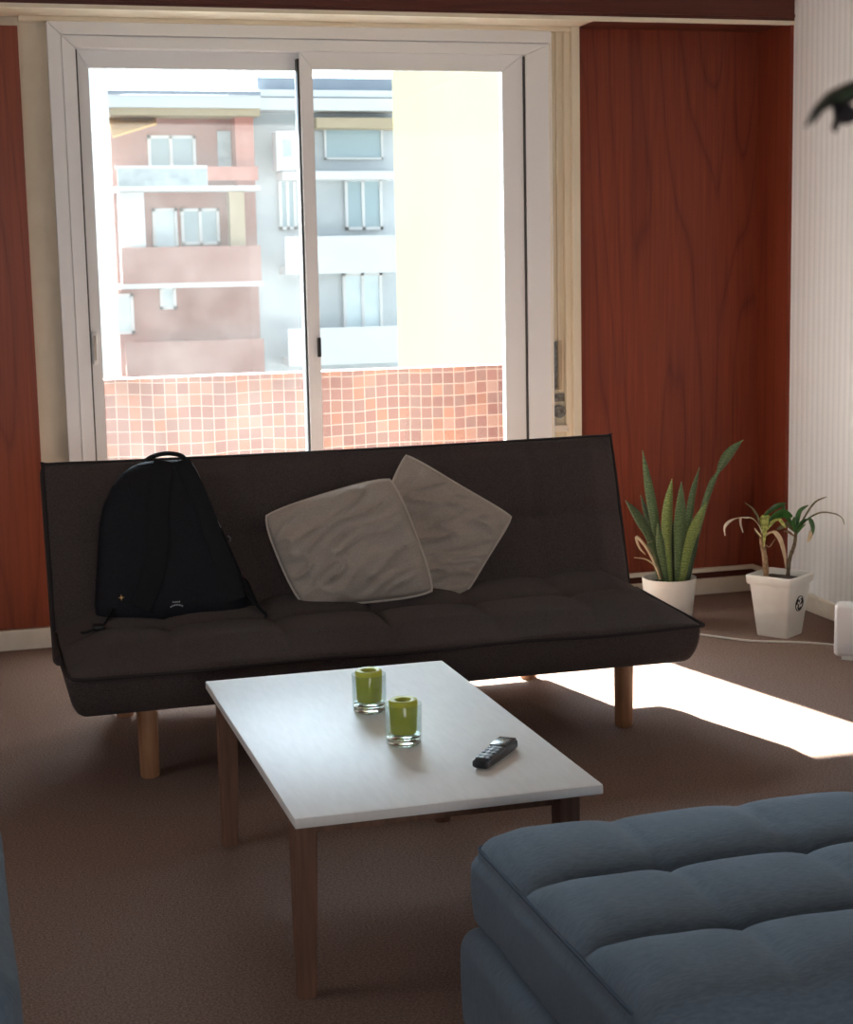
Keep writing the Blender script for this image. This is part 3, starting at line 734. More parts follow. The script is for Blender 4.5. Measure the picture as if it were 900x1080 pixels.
# ------------------------------------------------------------------ cushions
def cushion(name, label, corners, T, seed, conc=0.012, n=60):
    tl, tr, br, bl = [V(c) for c in corners]
    nrm = ((tr - tl).cross(bl - tl)).normalized()
    if nrm.y > 0: nrm = -nrm
    root = empty(name, (bl + br) / 2)
    tag(root, label, 'cushion', 'grey cushions on the sofa')
    def base(u, v):
        u0, v0 = u, v
        uu = u0 * (1 - conc * (1 - v0 * v0)) * (1 - .05 * v0 ** 4 * u0 ** 4); vv = v0 * (1 - conc * (1 - u0 * u0)) * (1 - .05 * u0 ** 4 * v0 ** 4)
        a, b = (uu + 1) / 2, (vv + 1) / 2
        return tl * (1 - a) * b + tr * a * b + br * a * (1 - b) + bl * (1 - a) * (1 - b)
    bm = bmesh.new()
    grids = []
    for s in (1, -1):
        gv = {}
        for i in range(n + 1):
            for j in range(n + 1):
                u, v = i / n * 2 - 1, j / n * 2 - 1
                env = max(0.0, (1 - u * u) * (1 - v * v))
                t = T * env ** .42
                p = base(u, v)
                if s > 0:
                    wr = noise.noise(V((u * 1.1 + v * 2.6 + seed, v * 1.0 - u * 1.4, seed)))
                    wr2 = noise.noise(V((u * 5 - v * 3 + seed * 3, v * 6 + u * 2, seed * 2.0)))
                    wr3 = 1 - abs(noise.noise(V((u * 2.2 - v * 3.2 + seed * 5, v * 1.3 + u * .8, seed))))
                    t += (wr * 0.014 + wr2 * 0.005 + (wr3 ** 6 - .4) * 0.022) * min(1, env * 3)
                gv[i, j] = bm.verts.new(p + nrm * t * s * (1.0 if s > 0 else .8))
        for i in range(n):
            for j in range(n):
                q = [gv[i, j], gv[i + 1, j], gv[i + 1, j + 1], gv[i, j + 1]]
                bm.faces.new(q if s > 0 else q[::-1])
    bmesh.ops.remove_doubles(bm, verts=bm.verts[:], dist=1e-5)
    obj('cover', bm, MAT['cushion'], root, ang=80)
    loop = [base(i / 20 * 2 - 1, 1) for i in range(20)] + [base(1, 1 - i / 10) for i in range(20)] + [base(1 - i / 10, -1) for i in range(20)] + [base(-1, i / 10 - 1) for i in range(20)]
    bm = bmesh.new(); tube(bm, loop, 0.0052, 6, closed=True)
    obj('piping', bm, MAT['cushion_pipe'], root)
    return root
def on_back(x, y, w):                  # photo direction met with the leaning plane w in front of the backrest
    d = ray(x, y); o = O_B + E_W * w
    return CAM + d * ((o - CAM).dot(E_W) / d.dot(E_W))
cushion('cushion', 'taupe grey square cushion beside the backpack, overlapping the other cushion',
        (on_back(277, 543, .07), on_back(413, 502, .185), on_back(460, 626, .20), on_back(318, 640, .11)), 0.085, 1.3, conc=-.03)
cushion('cushion', 'taupe grey cushion standing tilted on its corner, partly behind the square one',
        (on_back(427, 476, .06), on_back(543, 545, .055), on_back(490, 631, .10), on_back(370, 604, .05)), 0.048, 4.1, conc=.03)

# ------------------------------------------------------------------ backpack
bp = empty('backpack', BP(.63, 0, .1))
tag(bp, 'black fabric backpack leaning against the left end of the sofa backrest', 'backpack')
prof = [(0.0, .400, .858, .105), (.015, .392, .872, .125), (.06, .392, .868, .14), (.14, .402, .850, .14), (.22, .412, .822, .135), (.30, .424, .795, .125), (.36, .440, .775, .118), (.42, .470, .757, .105), (.46, .503, .745, .09), (.485, .54, .735, .075), (.497, .575, .725, .06)]
def bp_s(s, w): return s + (.022 - .32 * w) * max(0, 1 - s / .5) - .006
rings = []
for s, x0, x1, T in prof:
    ring = []
    for k in range(40):
        a = 2 * math.pi * k / 40
        ca, sa = math.cos(a), math.sin(a)
        ex = lambda c, p: math.copysign(abs(c) ** p, c)
        x = (x0 + x1) / 2 + (x1 - x0) / 2 * ex(ca, .55)
        w = .022 + T / 2 + T / 2 * ex(sa, .6)
        w += .006 * fbm((x, s, w), 9, 4)
        ring.append(BP(x, bp_s(s, w), w))
    rings.append(ring)
bm = bmesh.new(); ring_loft(bm, rings)
body = obj('body', bm, MAT['pack'], bp, ang=60)
def front(x, s, off=.004):
    for (s0, a0, b0, t0), (s1, a1, b1, t1) in zip(prof, prof[1:]):
        if s0 <= s <= s1:
            k = (s - s0) / (s1 - s0); a, b, T = a0 + (a1 - a0) * k, b0 + (b1 - b0) * k, t0 + (t1 - t0) * k
            break
    else: a, b, T = prof[-1][1:]
    c = max(-1, min(1, (x - (a + b) / 2) / ((b - a) / 2)))
    sa = math.sqrt(max(0, 1 - (abs(c) ** (1 / .55)) ** 2))
    w = .022 + T / 2 + T / 2 * sa ** .6 + off
    return BP(x, bp_s(s, w), w)
def strap(name, pts, hw, m, parent, th=.010, off=.006):
    q = smooth_path([front(x, s, off) for x, s in pts], 5)
    bm = bmesh.new(); ribbon(bm, q, hw, (1, 0, 0), th)
    return obj(name, bm, m, parent)
strap('shoulder_strap', [(.64, .49), (.618, .42), (.602, .33), (.59, .22), (.56, .12), (.52, .05)], .032, MAT['strap'], bp)
strap('shoulder_strap', [(.695, .488), (.72, .42), (.748, .33), (.772, .24), (.800, .14), (.825, .05)], .028, MAT['strap'], bp)
q = [front(.70, .487), front(.735, .47), front(.757, .40), front(.782, .31), front(.80, .27)]
bm = bmesh.new(); tube(bm, smooth_path([p for p in q], 5), .0022, 6); obj('zip', bm, MAT['zip'], bp)
q = [BP(.575, .475, .07), BP(.60, .507, .05), BP(.655, .522, .04), BP(.705, .509, .05), BP(.72, .475, .07)]
bm = bmesh.new(); tube(bm, smooth_path(q, 6), .0075, 10); obj('grab_handle', bm, MAT['strap'], bp)
q = [front(.44, .05), V((.415, 5.035, .440)), V((.385, 4.985, .434)), V((.352, 4.955, .430)), V((.335, 4.95, .430))]
bm = bmesh.new(); ribbon(bm, smooth_path(q, 5), .012, (.3, 1, .0), .006); ls = obj('loose_strap', bm, MAT['strap'], bp)
bm = boxes((.372, .405, 4.965, 5.0, .430, .444), bev=.004); obj('buckle', bm, MAT['ink'], ls)
q = [BP(.835, .10, .09), V((.875, 5.06, .468)), V((.905, 5.03, .43)), V((.895, 5.01, .418))]
bm = bmesh.new(); ribbon(bm, smooth_path(q, 5), .014, (0, 1, .3), .008); obj('side_strap', bm, MAT['strap'], bp)
bm = bmesh.new(); rblock(bm, -.05, .05, -.035, .035, -.06, .06, .03, .02, lambda p, n: BP(.848 + p.x + .25 * (.06 - p.z) - .02, .045 + p.z, .075 - p.y) + n * .006 * fbm(p, 14, 3)); obj('hip_pad', bm, MAT['strap'], bp, ang=80)
c = front(.828, .235, .0); bm = bmesh.new(); tube(bm, [c + V((-.004, 0, .008)), c + V((.004, -.006, 0)), c + V((.002, -.004, -.01))], .0035, 6); obj('strap_ring', bm, MAT['zip'], bp)
# small star badge and the faint printed mark
c = front(.468, .082, .003); bm = bmesh.new()
st = []
for k in range(16):
    a = 2 * math.pi * k / 16 + math.pi / 2
    R = (.0105, .0028, .006, .0028)[k % 4]
    st.append((R * math.cos(a), R * math.sin(a)))
ring_loft(bm, [[c + V((x, 0, 0)) + E_S * z + E_W * d for x, z in st] for d in (0, .002)])
obj('star_badge', bm, MAT['gold'], bp, smooth=False)
bm = bmesh.new()
for i, hgt in enumerate((.004, .003, .004, .003, .004)):
    c = front(.625 + i * .0048, .058, .002); box(bm, c.x - .0017, c.x + .0017, c.y - .001, c.y + .002, c.z - hgt / 2, c.z + hgt / 2)
for i in range(9):
    t = (i - 4) / 4
    c = front(.635 + t * .018, .049 - .005 * t * t, .002); box(bm, c.x - .0014, c.x + .0014, c.y - .001, c.y + .002, c.z - .0022, c.z + .0022)
obj('printed_mark', bm, MAT['print'], bp, smooth=False)

# ------------------------------------------------------------------ coffee table
TX0, TX1, TY0, TY1, TZ = 0.602, 1.257, 3.082, 4.25, 0.425
tb = empty('coffee_table', ((TX0 + TX1) / 2, (TY0 + TY1) / 2, 0))
tag(tb, 'low coffee table with pale white top and wooden legs on the carpet', 'coffee table')
obj('tabletop', boxes((TX0, TX1, TY0, TY1, TZ - .021, TZ), bev=.003), MAT['table_top'], tb, ang=30)
bm = boxes((TX0 + .055, TX1 - .055, TY0 + .115, TY0 + .135, .352, .404), (TX0 + .055, TX1 - .055, TY1 - .125, TY1 - .105, .352, .404), (TX0 + .045, TX0 + .065, TY0 + .12, TY1 - .11, .352, .404), (TX1 - .065, TX1 - .045, TY0 + .12, TY1 - .11, .352, .404))
obj('apron', bm, MAT['table_leg'], tb, smooth=False)
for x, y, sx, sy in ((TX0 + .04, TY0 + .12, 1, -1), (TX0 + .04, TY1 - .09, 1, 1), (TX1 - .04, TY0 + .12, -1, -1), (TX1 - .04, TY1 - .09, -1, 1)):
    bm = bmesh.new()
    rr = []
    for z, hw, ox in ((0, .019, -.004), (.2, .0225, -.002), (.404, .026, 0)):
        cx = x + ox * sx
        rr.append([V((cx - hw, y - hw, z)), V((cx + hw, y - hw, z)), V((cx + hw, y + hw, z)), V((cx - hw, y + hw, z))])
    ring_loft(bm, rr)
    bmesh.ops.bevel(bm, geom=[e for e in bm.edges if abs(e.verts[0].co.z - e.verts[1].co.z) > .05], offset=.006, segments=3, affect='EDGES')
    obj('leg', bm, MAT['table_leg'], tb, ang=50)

def candle(x, y, label):
    c = empty('candle_holder', (x, y, TZ))
    tag(c, label, 'candle holder', 'candle holders on the coffee table')
    bm = bmesh.new()
    lathe(bm, [(.001, 0), (.036, 0), (.0405, .004), (.0415, .02), (.0422, .094), (.0415, .0955), (.0403, .094), (.0395, .030), (.037, .024), (.001, .022)], (x, y, TZ), 48)
    cup = obj('glass_cup', bm, MAT['cup'], c)
    bm = bmesh.new()
    lathe(bm, [(.001, .0015), (.034, .0015), (.0385, .005), (.0385, .020), (.036, .0215), (.001, .0215)], (x, y, TZ), 40)
    obj('thick_base', bm, MAT['glass'], cup)
    bm = bmesh.new()
    lathe(bm, [(.001, .032), (.029, .028), (.0305, .032), (.033, .098), (.032, .104), (.028, .106), (.019, .104), (.0165, .098), (.0155, .085), (.001, .084)], (x, y, TZ), 40)
    k = obj('candle', bm, MAT['candle'], c)
    bm = bmesh.new(); tube(bm, [(x, y, TZ + .083), (x + .001, y, TZ + .094), (x + .003, y, TZ + .099)], .001, 6)
    obj('wick', bm, MAT['ink'], k)
candle(0.938, 3.805, 'green candle in clear glass cup, the one farther from the remote, nearer the sofa')
candle(0.944, 3.510, 'green candle in clear glass cup, the one standing nearer to the remote')

# remote control
a, b = V((1.045, 3.262, 0)), V((1.158, 3.398, 0))
mid = (a + b) / 2; L = (b - a).length; ang = math.atan2((b - a).y, (b - a).x)
rm = empty('remote_control', (mid.x, mid.y, TZ))
tag(rm, 'dark remote control lying near the front corner of the coffee table', 'remote control')
MR = Matrix.Translation((mid.x, mid.y, TZ + .0125)) @ Matrix.Rotation(ang, 4, 'Z')
bm = bmesh.new()
rr = []
for t, hw, zt in ((-.5, .014, .006), (-.485, .0185, .009), (-.3, .021, .0115), (.1, .022, .0125), (.4, .023, .013), (.485, .022, .0125), (.5, .018, .009)):
    rr.append([MR @ V((t * L, hw * math.copysign(abs(math.cos(2 * math.pi * k / 24)) ** .5, math.cos(2 * math.pi * k / 24)), -.0 + zt * math.copysign(abs(math.sin(2 * math.pi * k / 24)) ** .6, math.sin(2 * math.pi * k / 24)))) for k in range(24)])
ring_loft(bm, rr); body = obj('body', bm, MAT['remote'], rm, ang=50)
bm = bmesh.new(); box(bm, .10 * L, .47 * L, -.020, .020, .010, .0145, .002, mat=MR); obj('display_panel', bm, MAT['remote_top'], rm)
for i in range(5):
    for j in (-1, 0, 1):
        bm = bmesh.new(); x = (-.40 + i * .105) * L
        box(bm, x - .0048, x + .0048, j * .0115 - .0042, j * .0115 + .0042, .010, .0142, .0012, mat=MR @ Matrix.Translation((0, 0, -.001 - .0012 * (i < 2))))
        obj('button', bm, MAT['button'], rm)

# ------------------------------------------------------------------ blue-grey ottoman (front right) and armchair (left edge)
QX0, QX1, QY0, QY1 = 0.893, 2.35, 2.03, 2.845
ot = empty('ottoman', ((QX0 + QX1) / 2, (QY0 + QY1) / 2, 0))
tag(ot, 'large blue-grey tufted ottoman in the right foreground beside the coffee table', 'ottoman')
CX, CY = .266, (QY1 - QY0) / 3
def ott_disp(p, n):
    if n.z > .15:
        fx = ((p.x - QX0) / CX) % 1.0; fy = ((p.y - QY0) / CY) % 1.0
        ex = max(0, 1 - abs(2 * fx - 1) ** 2); ey = max(0, 1 - abs(2 * fy - 1) ** 2)
        tx = 1 - ex; ty = 1 - ey
        bx = min(1, max(0, min(p.x - QX0, QX1 - p.x) / .09)); by = min(1, max(0, min(p.y - QY0, QY1 - p.y) / .09))
        by2 = min(1, max(0, min(p.y - QY0, QY1 - p.y) / .05))
        sk = fy if p.y < QY1 - CY else fy
        puff = (max(0, 1 - abs(2 * fy - 1) ** 2.2)) ** .55
        h = .042 * puff * (1 - .30 * tx ** 2)
        dip = -.034 * tx ** 3 * ty ** 4 - .005 * tx ** 10 * ey
        inner = min(1, max(0, min(p.y - QY0, QY1 - p.y) / .16))
        p = p + V((0, 0, n.z * (h * (.5 + .5 * bx) + dip * inner * bx)))
        p.z += .003 * fbm(p, 5, 1)
    else:
        k = .010 * (1 - ((p.z - .34) / .09) ** 2)
        p = p + V((n.x, n.y, 0)) * (k + .004 * fbm(p, 6, 3))
    return p
bm = bmesh.new()
rblock(bm, QX0, QX1, QY0, QY1, .255, .425, .035, .013, ott_disp)
pad = obj('cushion_pad', bm, MAT['ottoman'], ot, ang=80)
def rr_loop(x0, x1, y0, y1, r, z, n=5):
    pts = []
    for cx, cy, a0 in ((x1 - r, y1 - r, 0), (x0 + r, y1 - r, 90), (x0 + r, y0 + r, 180), (x1 - r, y0 + r, 270)):
        for k in range(n + 1):
            a = math.radians(a0 + 90 * k / n); pts.append(V((cx + r * math.cos(a), cy + r * math.sin(a), z)))
    out = []
    for p, q in zip(pts, pts[1:] + pts[:1]):
        m = max(1, int((q - p).length / .03))
        out += [p.lerp(q, i / m) for i in range(m)]
    return out
bm = bmesh.new(); tube(bm, [p for p in rr_loop(QX0 + .005, QX1 - .005, QY0 + .005, QY1 - .005, .03, .418) if p.x < QX0 + .03 and p.y < QY1 - .01 and p.y > QY0 + .05], .0035, 6)
obj('piping', bm, MAT['ott_pipe'], pad)
def base_disp(p, n):
    if n.z > .15:
        p.z += .006 * fbm(p, 4, 8)
    else:
        p = p + V((n.x, n.y, 0)) * .006 * fbm(p, 5, 2)
    return p
bm = bmesh.new(); rblock(bm, QX0 - .035, QX1 + .03, QY0 - .02, QY1 + .002, .055, .268, .04, .03, base_disp)
bs = obj('base', bm, MAT['ottoman'], ot, ang=80)
for x, y in ((QX0 + .06, QY0 + .07), (QX1 - .06, QY0 + .07), (QX0 + .06, QY1 - .08), (QX1 - .06, QY1 - .08)):
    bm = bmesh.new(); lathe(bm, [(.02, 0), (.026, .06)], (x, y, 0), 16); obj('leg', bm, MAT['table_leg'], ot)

ar = empty('armchair', (-.35, 2.35, 0))
tag(ar, 'blue-grey upholstered armchair of which only an arm shows at the left edge', 'armchair')
def soft(seed): return lambda p, n: p + n * .006 * fbm(p, 6, seed)
bm = bmesh.new(); rblock(bm, -.13, 0.036, 1.98, 2.72, .07, .655, .06, .03, soft(3)); obj('arm', bm, MAT['ottoman'], ar, ang=80)
bm = bmesh.new(); rblock(bm, -.95, -.79, 1.98, 2.72, .07, .655, .06, .03, soft(5)); obj('arm', bm, MAT['ottoman'], ar, ang=80)
bm = bmesh.new(); rblock(bm, -.79, -.13, 2.0, 2.74, .07, .44, .05, .03, soft(7)); obj('seat', bm, MAT['ottoman'], ar, ang=80)
bm = bmesh.new(); rblock(bm, -.90, -.06, 1.80, 2.02, .07, .86, .07, .03, soft(9)); obj('backrest', bm, MAT['ottoman'], ar, ang=80)
for x, y in ((-.07, 2.06), (-.07, 2.64), (-.87, 2.06), (-.87, 2.64)):
    bm = bmesh.new(); lathe(bm, [(.018, 0), (.024, .08)], (x, y, 0), 16); obj('leg', bm, MAT['table_leg'], ar)

# ------------------------------------------------------------------ snake plant
SC = V((2.835, 6.22, 0))
sp = empty('snake_plant', SC)
tag(sp, 'snake plant with tall upright banded leaves in a round white pot', 'potted plant')
bm = bmesh.new()
lathe(bm, [(.001, 0), (.088, 0), (.094, .006), (.112, .188), (.112, .196), (.108, .196), (.104, .165), (.001, .165)], SC, 48)
obj('pot', bm, MAT['pot'], sp)
bm = bmesh.new(); lathe(bm, [(.001, .150), (.1035, .150), (.1035, .168), (.05, .172), (.001, .170)], SC, 40); obj('soil', bm, MAT['soil'], sp)
def blade(t, w, base=.55, peak=.5, tip=1.0):
    k = base + (1 - base) * min(1, t / peak)
    return max(.0008, 1.2 * w * k * (1 - max(0, (t - peak) / (1 - peak)) ** (2.0 * tip)))
def snake_leaf(pts, w, m, tipm=None, depth=0.0, fold=.35, wf=None, twist=0):
    """pts: photo positions of the midrib; the leaf stands at a real depth in the pot and leans by depth"""
    n = len(pts)
    q = [at(x, y, SC.y + depth * (.3 + .7 * i / (n - 1))) for i, (x, y) in enumerate(pts)]
    q[0] = V((q[0].x, q[0].y, .160))
    bm = bmesh.new()
    path = smooth_path(q, 7)
    ribbon(bm, path, wf or (lambda t: blade(t, w)), (1, .25, 0), .005, fold, twist, 6)
    o = obj('leaf', bm, m, sp, ang=70)
    for sgn in (-1, 1):
        pass
    return o
snake_leaf([(703, 612), (694, 560), (686, 515), (678, 475)], .021, MAT['snake'], depth=.03)
snake_leaf([(699, 612), (688, 570), (674, 545), (660, 528)], .020, MAT['snake_dark'], depth=-.05)
snake_leaf([(701, 612), (694, 575), (684, 545), (676, 522)], .015, MAT['snake_dark'], depth=.06)
snake_leaf([(708, 612), (705, 570), (706, 535), (709, 505)], .024, MAT['snake_pale'], depth=-.02)
snake_leaf([(716, 613), (718, 575), (719, 540), (719, 508)], .026, MAT['snake'], depth=-.06, fold=.25)
snake_leaf([(721, 612), (726, 565), (731, 525), (738, 493)], .017, MAT['snake'], depth=.06)
def bigw(t):
    if t < .52: return .017
    if t < .62: return .017 - .010 * (t - .52) / .1
    k = (t - .62) / .38
    return max(.0008, .007 + .026 * math.sin(math.pi * min(1, k * 1.05)) ** .8 * (1 - .25 * k) - .006 * k)
snake_leaf([(724, 612), (735, 568), (747, 524), (757, 500), (770, 480), (784, 464)], .022, MAT['snake'], depth=.04, wf=bigw)
snake_leaf([(719, 613), (728, 575), (737, 550), (746, 529)], .026, MAT['snake_pale'], depth=-.07, fold=.2)
snake_leaf([(726, 612), (731, 590), (735, 570), (738, 555)], .014, MAT['snake_dark'], depth=.02)
snake_leaf([(712, 613), (711, 585), (712, 560), (713, 545)], .015, MAT['snake_dark'], depth=.05)
snake_leaf([(705, 613), (700, 590), (697, 570), (694, 552)], .018, MAT['snake'], depth=-.04)
def dead(pts, w, m, dep, parent, c, name='dry_leaf', wf=None, side=(1, .3, 0), th=.003, fold=.3, twist=0):
    q = [at(x, y, c.y + d) for (x, y), d in zip(pts, dep)]
    bm = bmesh.new(); ribbon(bm, smooth_path(q, 6), wf or (lambda t: max(.0008, w * (math.sin(math.pi * (.12 + .86 * t)) ** .7))), side, th, fold, twist, 4)
    return obj(name, bm, m, parent, ang=70)
dead([(697, 611), (688, 588), (679, 573), (671, 566), (674, 577), (681, 585)], .007, MAT['dry'], [-.03] * 6, sp, SC)
dead([(696, 611), (692, 598), (682, 590), (669, 588)], .0035, MAT['dry'], [-.03, -.04, -.04, -.04], sp, SC)
dead([(699, 612), (690, 585), (683, 574), (690, 570)], .004, MAT['olive_dry'], [-.04] * 4, sp, SC)

# ------------------------------------------------------------------ dracaena in the square pot
DC = V((3.160, 5.868, 0)); DA = math.radians(34)
dr = empty('dracaena_plant', DC)
tag(dr, 'half wilted dracaena with two stems in a tapered square white pot', 'potted plant')
RD = Matrix.Translation(DC) @ Matrix.Rotation(DA, 4, 'Z')
def sq(h, z, r=.012):
    out = []
    for cx, cy, a0 in ((1, 1, 0), (-1, 1, 90), (-1, -1, 180), (1, -1, 270)):
        for k in range(4):
            a = math.radians(a0 + 30 * k)
            out.append(RD @ V((cx * (h - r) + r * math.cos(a), cy * (h - r) + r * math.sin(a), z)))
    return out
bm = bmesh.new()
ring_loft(bm, [sq(.066, 0), sq(.068, .004), sq(.091, .212), sq(.098, .214), sq(.101, .219), sq(.103, .247), sq(.101, .25), sq(.094, .25), sq(.090, .222)])
obj('pot', bm, MAT['pot'], dr, ang=35)
bm = bmesh.new(); ring_loft(bm, [sq(.0885, .212), sq(.0895, .226), sq(.05, .231)]); obj('soil', bm, MAT['soil'], dr)
# round emblem printed on the right face
bm = bmesh.new()
def face_pt(u, z, off=.0015):            # point on the pot's +x side in its own frame
    return RD @ V((u, -(.068 + (.091 - .068) * z / .212 + off), z))
for R in (.030,):
    tube(bm, [face_pt(.005 + R * math.cos(2 * math.pi * k / 28), .135 + R * math.sin(2 * math.pi * k / 28)) for k in range(28)], .0022, 5, closed=True)
for a0 in (90, 210, 330):
    pts = []
    for k in range(7):
        t = k / 6; a = math.radians(a0 + 100 * t); R = .005 + .019 * math.sin(math.pi * t * .75)
        pts.append(face_pt(.005 + R * math.cos(a), .135 + R * math.sin(a)))
    tube(bm, pts, [.002 + .0018 * math.sin(math.pi * k / 6) for k in range(7)], 5)
obj('pot_emblem', bm, MAT['ink'], dr)
def stem_(pts, r, m, dep):
    q = [at(x, y, DC.y + d) for (x, y), d in zip(pts, dep)]; q[0].z = .222
    sm = smooth_path(q, 6)
    bm = bmesh.new(); tube(bm, sm, [r * (1 - .25 * i / len(sm)) * (1 + .10 * math.sin(i * 2.3)) for i in range(len(sm))], 9); return obj('stem', bm, m, dr)
stem_([(809, 606), (807, 588), (804, 572), (804, 562)], .012, MAT['stem'], [-.02, -.02, -.02, -.02])
stem_([(831, 606), (833, 590), (838, 575), (840, 560)], .0085, MAT['stem_dark'], [.02, .02, .02, .02])
d0 = lambda n, a, b: [a + (b - a) * i / (n - 1) for i in range(n)]
full = lambda w: (lambda t: max(.0008, w * (1 - t ** 4) * (.55 + .45 * min(1, t * 3))))
dead([(806, 566), (806, 548), (808, 545), (807, 556), (806, 577)], .018, MAT['yellowgreen'], [-.02, -.02, -.03, -.05, -.06], dr, DC, 'yellow_green_leaf', full(.020), fold=.1)
dead([(805, 564), (800, 553), (792, 546), (780, 546), (770, 549), (764, 556), (765, 565)], .007, MAT['pale_dry'], d0(7, -.02, -.06), dr, DC, wf=lambda t: .003 + .0075 * math.sin(math.pi * min(1, max(0, (t - .55) / .45))) , side=(.2, 1, .3))
dead([(790, 546), (782, 546), (781, 552), (784, 562)], .006, MAT['pale_dry'], [-.03] * 4, dr, DC, side=(1, .3, 0))
dead([(804, 562), (801, 548), (795, 537), (786, 530)], .006, MAT['olive_dry'], d0(4, -.02, .03), dr, DC)
dead([(805, 556), (806, 543), (815, 535), (829, 531)], .028, MAT['green'], d0(4, -.01, .02), dr, DC, 'leaf', side=(.4, -.5, .8), fold=.2)
dead([(806, 558), (812, 547), (824, 541), (836, 545)], .027, MAT['green'], d0(4, -.02, -.03), dr, DC, 'leaf', side=(.3, -.5, .8), fold=.2)
dead([(808, 560), (815, 552), (822, 549), (829, 557)], .013, MAT['yellowgreen'], d0(4, -.02, -.03), dr, DC, 'yellow_green_leaf')
dead([(806, 566), (815, 562), (822, 568), (827, 584), (829, 599)], .012, MAT['dry'], d0(5, -.02, -.04), dr, DC, wf=full(.013))
dead([(804, 572), (811, 577), (815, 573), (818, 568)], .004, MAT['stem'], d0(4, -.02, -.03), dr, DC)
dead([(803, 566), (799, 561), (796, 557)], .004, MAT['pale_dry'], d0(3, -.03, -.05), dr, DC)
dead([(840, 562), (842, 548), (845, 539), (853, 533)], .014, MAT['green'], d0(4, .02, .03), dr, DC, 'leaf')
dead([(840, 560), (847, 551), (854, 549), (857, 558), (854, 570)], .014, MAT['green'], d0(5, .02, -.02), dr, DC, 'leaf')
dead([(855, 560), (854, 566), (852, 572)], .011, MAT['dry'], [-.015, -.022, -.025], dr, DC)
dead([(842, 560), (852, 548), (866, 541), (880, 542), (888, 546), (891, 553)], .006, MAT['olive_dry'], d0(6, .02, .0), dr, DC, side=(0, 1, .3))
dead([(842, 558), (850, 544), (860, 530), (872, 524)], .005, MAT['olive_dry'], d0(4, .02, .06), dr, DC)
dead([(840, 560), (833, 548), (828, 540), (827, 531)], .012, MAT['green'], d0(4, .02, .04), dr, DC, 'leaf')
dead([(840, 561), (830, 553), (824, 556), (819, 559)], .010, MAT['olive_dry'], d0(4, .02, -.01), dr, DC)
dead([(840, 562), (838, 552), (838, 545)], .012, MAT['green'], d0(3, .02, .0), dr, DC, 'leaf')
dead([(839, 566), (832, 561), (826, 560)], .005, MAT['stem'], d0(3, .02, .0), dr, DC)
dead([(841, 563), (846, 557), (850, 553)], .009, MAT['green'], d0(3, .01, -.03), dr, DC, 'leaf')

# ------------------------------------------------------------------ white box, cable, near plant
rt = empty('router_box', (3.30, 5.45, 0))
tag(rt, 'white rounded plastic router box on the carpet at the right edge', 'router')
MRt = Matrix.Translation((3.262, 5.355, 0)) @ Matrix.Rotation(math.radians(-38), 4, 'Z')
bm = bmesh.new(); rblock(bm, -.13, .13, -.035, .035, .012, .215, .018, .04)
bmesh.ops.transform(bm, matrix=MRt, verts=bm.verts[:]); obj('body', bm, MAT['plastic'], rt)
bm = bmesh.new(); box(bm, -.10, .10, -.03, .03, 0, .016, .003, mat=MRt); obj('foot', bm, MAT['plastic'], rt)
bm = bmesh.new(); tube(bm, [MRt @ V((-.035 + .007 * math.cos(2 * math.pi * k / 16), -.0352, .065 + .009 * math.sin(2 * math.pi * k / 16))) for k in range(3, 15)], .0012, 5)
tube(bm, [MRt @ V((-.035, -.0352, .065)), MRt @ V((-.035, -.0352, .05))], .0012, 5)
obj('front_mark', bm, MAT['print'], rt)
q = [(2.45, 6.55, .004), (2.62, 6.30, .004), (2.80, 6.03, .004), (2.95, 5.83, .004), (3.02, 5.765, .004), (3.12, 5.715, .004), (3.20, 5.66, .004), (3.26, 5.60, .004), (3.32, 5.52, .006), (3.33, 5.44, .03)]
bm = bmesh.new(); tube(bm, smooth_path(q, 8), .004, 8)
tag(obj('cable', bm, MAT['cable']), 'thin white cable running over the carpet past the plant pots', 'cable')
q = [(3.478, 6.30, .004), (3.46, 6.24, .02), (3.455, 6.20, .06), (3.465, 6.17, .085), (3.478, 6.13, .075), (3.478, 6.10, .03)]
bm = bmesh.new(); tube(bm, smooth_path(q, 6), .004, 8)
tag(obj('cable', bm, MAT['cable']), 'short curled cable end on the skirting behind the square pot', 'cable')

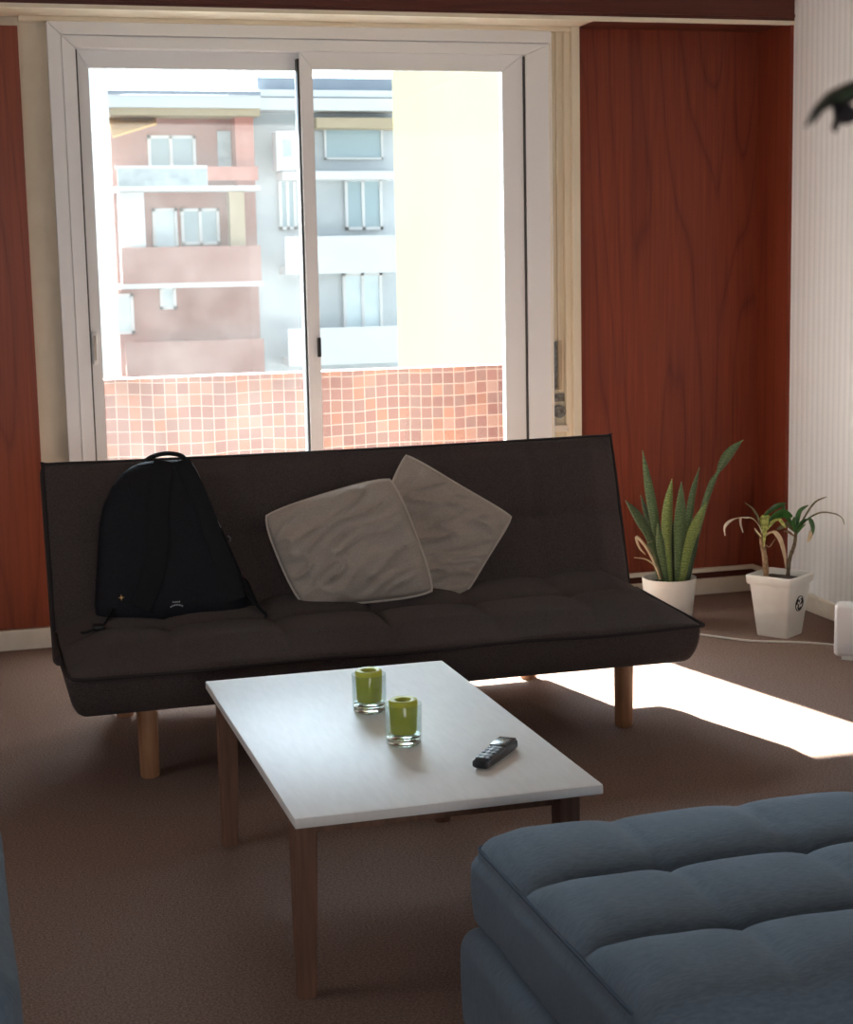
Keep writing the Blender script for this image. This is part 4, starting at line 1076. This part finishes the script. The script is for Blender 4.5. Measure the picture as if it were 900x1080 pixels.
# hanging plant close to the camera, of which one drooping spray enters the frame
dir_ = lambda x, y: ray(x, y).normalized()
def near(x, y, d): return CAM + dir_(x, y) * d
hp = empty('hanging_plant', near(1090, 150, .92))
tag(hp, 'dark green plant spray reaching into the top right corner, close to camera', 'hanging plant')
top = near(1090, 150, .92)
bm = bmesh.new(); lathe(bm, [(.001, 0), (.05, 0), (.07, .10), (.072, .105), (.066, .105), (.06, .085), (.001, .085)], top - V((0, 0, .13)), 32); obj('pot', bm, MAT['pot'], hp)
bm = bmesh.new()
for k in range(3):
    a = 2 * math.pi * k / 3; e = top + V((.069 * math.cos(a), .069 * math.sin(a), -.028))
    tube(bm, [e, V((top.x, top.y, ZC - .35))], .0015, 6)
tube(bm, [V((top.x, top.y, ZC - .352)), V((top.x, top.y, ZC))], .002, 6)
obj('hanger', bm, MAT['cable'], hp)
q = [top + V((0, 0, -.045)), near(1030, 90, .88), near(960, 88, .85), near(905, 97, .83), near(880, 105, .82)]
bm = bmesh.new(); tube(bm, smooth_path(q, 6), .0022, 6); obj('stem', bm, MAT['near_leaf'], hp)
def nleaf(pts, w, m, d=.82):
    q = [near(x, y, d + .01 * i) for i, (x, y) in enumerate(pts)]
    bm = bmesh.new(); ribbon(bm, smooth_path(q, 6), lambda t: max(.0006, w * math.sin(math.pi * (.08 + .9 * t)) ** .7), (.75, .3, .6), .0012, .25, 0, 4); obj('leaf', bm, m, hp, ang=70)
nleaf([(890, 96), (874, 101), (860, 113), (850, 133)], .0085, MAT['near_leaf'])
nleaf([(900, 98), (884, 100), (868, 110), (858, 130)], .0075, MAT['near_leaf'], .825)
nleaf([(905, 92), (890, 92), (876, 97), (866, 106)], .008, MAT['near_leaf'], .83)
nleaf([(892, 104), (886, 112), (882, 124), (882, 138)], .0062, MAT['near_dead'], .825)
nleaf([(880, 106), (884, 114), (892, 120), (908, 122)], .0055, MAT['near_dead'], .82)
nleaf([(930, 96), (915, 92), (900, 93), (884, 100)], .009, MAT['near_leaf'], .84)
nleaf([(960, 90), (950, 110), (945, 130)], .008, MAT['near_leaf'], .85)
nleaf([(1000, 90), (990, 70), (970, 60)], .008, MAT['near_leaf'], .86)
for k in range(7):
    a = 2 * math.pi * k / 7
    q = [top + V((.01 * math.cos(a), .01 * math.sin(a), -.04)), top + V((.03 * math.cos(a), .03 * math.sin(a), .01)), top + V((.058 * math.cos(a), .058 * math.sin(a), -.005))]
    bm = bmesh.new(); ribbon(bm, smooth_path(q, 6), lambda t: max(.0006, .012 * math.sin(math.pi * (.08 + .9 * t)) ** .7), (-math.sin(a), math.cos(a), 0), .0012, .25, 0, 4); obj('leaf', bm, MAT['near_leaf'], hp, ang=70)
